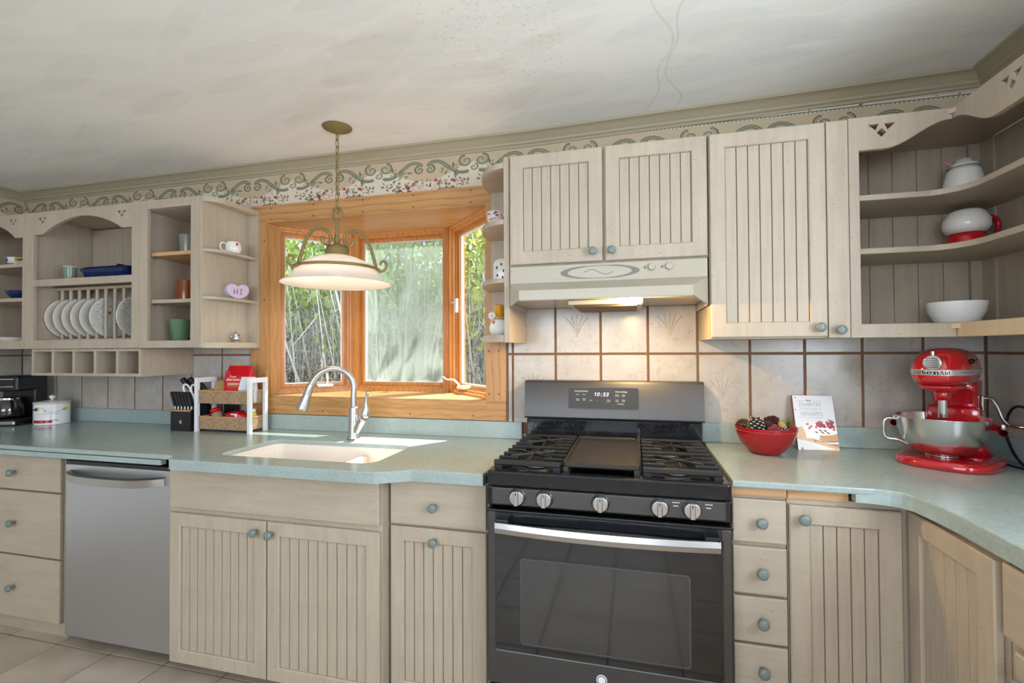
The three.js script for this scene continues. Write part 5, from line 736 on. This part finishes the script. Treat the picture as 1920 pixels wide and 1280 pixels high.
// ---------------------------------------------------------------- pendant lamp
{
  const P = [-1.342, 0, 0.303], top = ceilY(-1.342);
  const g = thing('pendant_lamp', 'bronze pendant lamp with scroll arms and white alabaster shade', 'lamp', P);
  mesh('canopy', lathe([[0, top - 0.03], [0.014, top - 0.029], [0.02, top - 0.02], [0.05, top - 0.012], [0.066, top - 0.004], [0.068, top - 0.0005], [0, top - 0.0005]], 36), M.bronze, g);
  const link = (y, r, h, t, ry) => tube(Array.from({ length: 14 }, (_, i) => { const a = i / 14 * 6.2832, c = Math.cos(a) * r; return [c * Math.cos(ry), y + Math.sin(a) * h, c * Math.sin(ry)]; }), t, 28, 6, true);
  let y = top - 0.045, k = 0; while (y > 1.99) { mesh('chain_link', link(y, 0.0075, 0.0195, 0.0024, k++ % 2 ? 1.9 : 0.35), M.bronze, g); y -= 0.0315; }
  mesh('wire', tube([[0.004, top - 0.03, 0.004], [0.012, top - 0.08, 0.01], [0.016, top - 0.11, 0.012], [0.006, top - 0.14, 0.006], [-0.006, 2.12, -0.004], [0.006, 2.05, 0.003], [0, 1.97, 0]], 0.0014, 60, 5), M.bronze, g);
  mesh('loop', link(1.975, 0.026, 0.03, 0.006, 0.1), M.bronze, g);
  mesh('stem', lathe([[0, 1.775], [0.058, 1.775], [0.06, 1.782], [0.052, 1.79], [0.054, 1.805], [0.044, 1.822], [0.022, 1.832], [0.012, 1.84], [0.016, 1.852], [0.01, 1.862], [0.007, 1.88], [0.007, 1.946], [0, 1.947]], 32), M.bronze, g);
  for (const az of [-8, 112, 232]) {
    const c = Math.cos(R(az)), s = Math.sin(R(az)), f = (r, yy) => [r * c, yy, r * s];
    const arm = mesh('scroll_arm', tube([f(0.188, 1.722), f(0.178, 1.76), f(0.163, 1.81), f(0.14, 1.855), f(0.108, 1.886), f(0.07, 1.893), f(0.042, 1.878), f(0.034, 1.852), f(0.046, 1.828), f(0.068, 1.824), f(0.08, 1.842), f(0.072, 1.857)], 0.0075, 70, 8), M.bronze, g);
    mesh('curl', tube([f(0.19, 1.712), f(0.212, 1.7), f(0.232, 1.71), f(0.238, 1.732), f(0.226, 1.748), f(0.212, 1.742), f(0.21, 1.73)], 0.006, 40, 8), M.bronze, arm);
    const tw = []; for (let i = 0; i <= 40; i++) { const t = i / 40, a = t * 26, r = lerp(0.186, 0.158, t), yy = lerp(1.735, 1.82, t); tw.push([(r + 0.006 * Math.cos(a)) * c - 0.006 * Math.sin(a) * s, yy, (r + 0.006 * Math.cos(a)) * s + 0.006 * Math.sin(a) * c]); } mesh('twist', tube(tw, 0.0035, 90, 5), M.bronze, arm);
  }
  mesh('ring', new THREE.TorusGeometry(0.19, 0.0065, 8, 64).rotateX(Math.PI / 2).translate(0, 1.715, 0), M.bronze, g);
  mesh('shade', lathe([[0.05, 1.777], [0.08, 1.772], [0.13, 1.753], [0.165, 1.732], [0.184, 1.712], [0.19, 1.694], [0.198, 1.68], [0.218, 1.664], [0.24, 1.652], [0.247, 1.645], [0.243, 1.646], [0.215, 1.66], [0.194, 1.677], [0.185, 1.693], [0.179, 1.71], [0.161, 1.728], [0.127, 1.748], [0.08, 1.767], [0.05, 1.772]], 64), M.alabaster, g);
  const bm = mat('bulbGlow', 0xfff4e0, 0.4, { emissive: new THREE.Color(1, 0.84, 0.6), emissiveIntensity: 6 });
  mesh('bulb', lathe([[0, 1.672], [0.018, 1.677], [0.028, 1.69], [0.029, 1.702], [0.02, 1.722], [0.013, 1.742], [0.012, 1.765], [0, 1.765]], 24), bm, g); 
  const l = new THREE.PointLight(new THREE.Color(1, 0.88, 0.72), 0.22); l.position.set(P[0], 1.70, P[2]); l.castShadow = true; l.shadow.radius = 1.4; scene.add(l);
}

// ---------------------------------------------------------------- thicket outside the bay
{
  const gd = new THREE.PlaneGeometry(14, 10, 28, 20).rotateX(-Math.PI / 2).translate(-2, 0, -5.7); { const p = gd.attributes.position; for (let i = 0; i < p.count; i++) { const z = p.getZ(i); p.setY(i, 0.15 + Math.max(0, -z - 1.4) * 0.38 + 0.12 * Math.sin(p.getX(i) * 3 + z * 2)); } gd.computeVertexNormals(); }
  struct(mesh('ground', gd, mat('soil', 0x6b6250, 0.95)));
  const leafG = new THREE.BufferGeometry(); leafG.setAttribute('position', new THREE.Float32BufferAttribute([0, 0, 0, 0.45, 0.5, 0.12, 0, 1, 0, -0.45, 0.5, 0.12, 0, 0.5, 0], 3)); leafG.setIndex([0, 1, 4, 4, 1, 2, 0, 4, 3, 4, 2, 3]); leafG.computeVertexNormals(); leafG.setAttribute('uv', new THREE.BufferAttribute(new Float32Array(10), 2));
  const leafM = new THREE.MeshPhysicalMaterial({ color: 0xffffff, roughness: 0.9, transmission: 0.45, thickness: 0, side: THREE.DoubleSide }); leafM.name = 'leaf';
  const twigM = new THREE.MeshStandardMaterial({ color: 0xffffff, roughness: 0.9 }); twigM.name = 'twig';
  const twigG = new THREE.CylinderGeometry(0.4, 1, 1, 5).translate(0, 0.5, 0);
  const m4 = new THREE.Matrix4(), q = new THREE.Quaternion(), e = new THREE.Euler(), col = new THREE.Color();
  const shrub = (label, cx, cz, y0, w, d, hTwig, hTop, nL, nT, hue) => {
    const g = thing('shrub', label, 'shrub', [cx, y0, cz], 0, 'shrubs outside the bay window');
    const L = new THREE.InstancedMesh(leafG, leafM, nL); L.name = 'foliage'; L.userData.kind = 'stuff';
    for (let i = 0; i < nL; i++) { const t = rnd() ** 0.9, x = rr(-w, w), z = rr(-d, d), y = hTwig * 0.55 + t * (hTop - hTwig * 0.55) + 0.15 * Math.sin(x * 5); e.set(rr(-1.2, 1.2), rr(0, 6.28), rr(-1.2, 1.2)); q.setFromEuler(e); const s = rr(0.04, 0.085); m4.compose(V3(x, y, z), q, V3(s, s * 1.3, s)); L.setMatrixAt(i, m4); const k = rr(0.6, 1.25); col.setRGB((0.3 + hue * 0.16) * k, 0.5 * k, 0.13 * k); L.setColorAt(i, col); }
    g.add(L);
    const B = new THREE.InstancedMesh(twigG, twigM, nT); B.name = 'twigs'; B.userData.kind = 'stuff';
    for (let i = 0; i < nT; i++) { const x = rr(-w, w), z = rr(-d, d), big = rnd() < 0.12; e.set(rr(-0.6, 0.6) * (big ? 0.4 : 2.4), rr(0, 6.28), rr(-0.6, 0.6) * (big ? 0.4 : 2.4)); q.setFromEuler(e); const h = big ? rr(0.9, 1.7) : rr(0.15, 0.5), r = big ? rr(0.008, 0.016) : rr(0.0025, 0.006); m4.compose(V3(x, rr(-0.1, big ? 0.3 : hTwig), z), q, V3(r, h, r)); B.setMatrixAt(i, m4); const k = rr(0.35, 1.1); col.setRGB(0.62 * k, 0.59 * k, 0.54 * k); B.setColorAt(i, col); }
    g.add(B);
    const D = new THREE.InstancedMesh(leafG, leafM, Math.floor(nT * 2.6)); D.name = 'dry_leaves'; D.userData.kind = 'stuff';
    for (let i = 0; i < D.count; i++) { const x = rr(-w, w), z = rr(-d, d); e.set(rr(-2, 2), rr(0, 6.28), rr(-2, 2)); q.setFromEuler(e); const s = rr(0.025, 0.05); m4.compose(V3(x, rr(-0.1, hTwig * 1.1), z), q, V3(s, s * 1.3, s)); D.setMatrixAt(i, m4); const k = rr(0.4, 1.1); col.setRGB(0.42 * k, 0.41 * k, 0.3 * k); D.setColorAt(i, col); }
    g.add(D);
  };
  shrub('leafy thicket seen through the left slanted window', -3.9, -2.9, 0.75, 1.5, 0.8, 1.1, 3.2, 12000, 2600, 0.6);
  shrub('leafy thicket seen through the fogged middle window', -1.9, -3.4, 0.9, 1.2, 0.7, 0.9, 3.2, 8000, 1800, 0.8);
  shrub('bright leafy thicket seen through the right slanted window', -0.5, -2.4, 0.6, 1.1, 0.7, 1.0, 3.0, 9000, 2000, 1.0);
  shrub('tall dark thicket behind the others', -2.4, -5.4, 1.7, 4.4, 0.7, 1.0, 4.6, 14000, 1200, 0.1);
}
renderer.render(scene, camera);
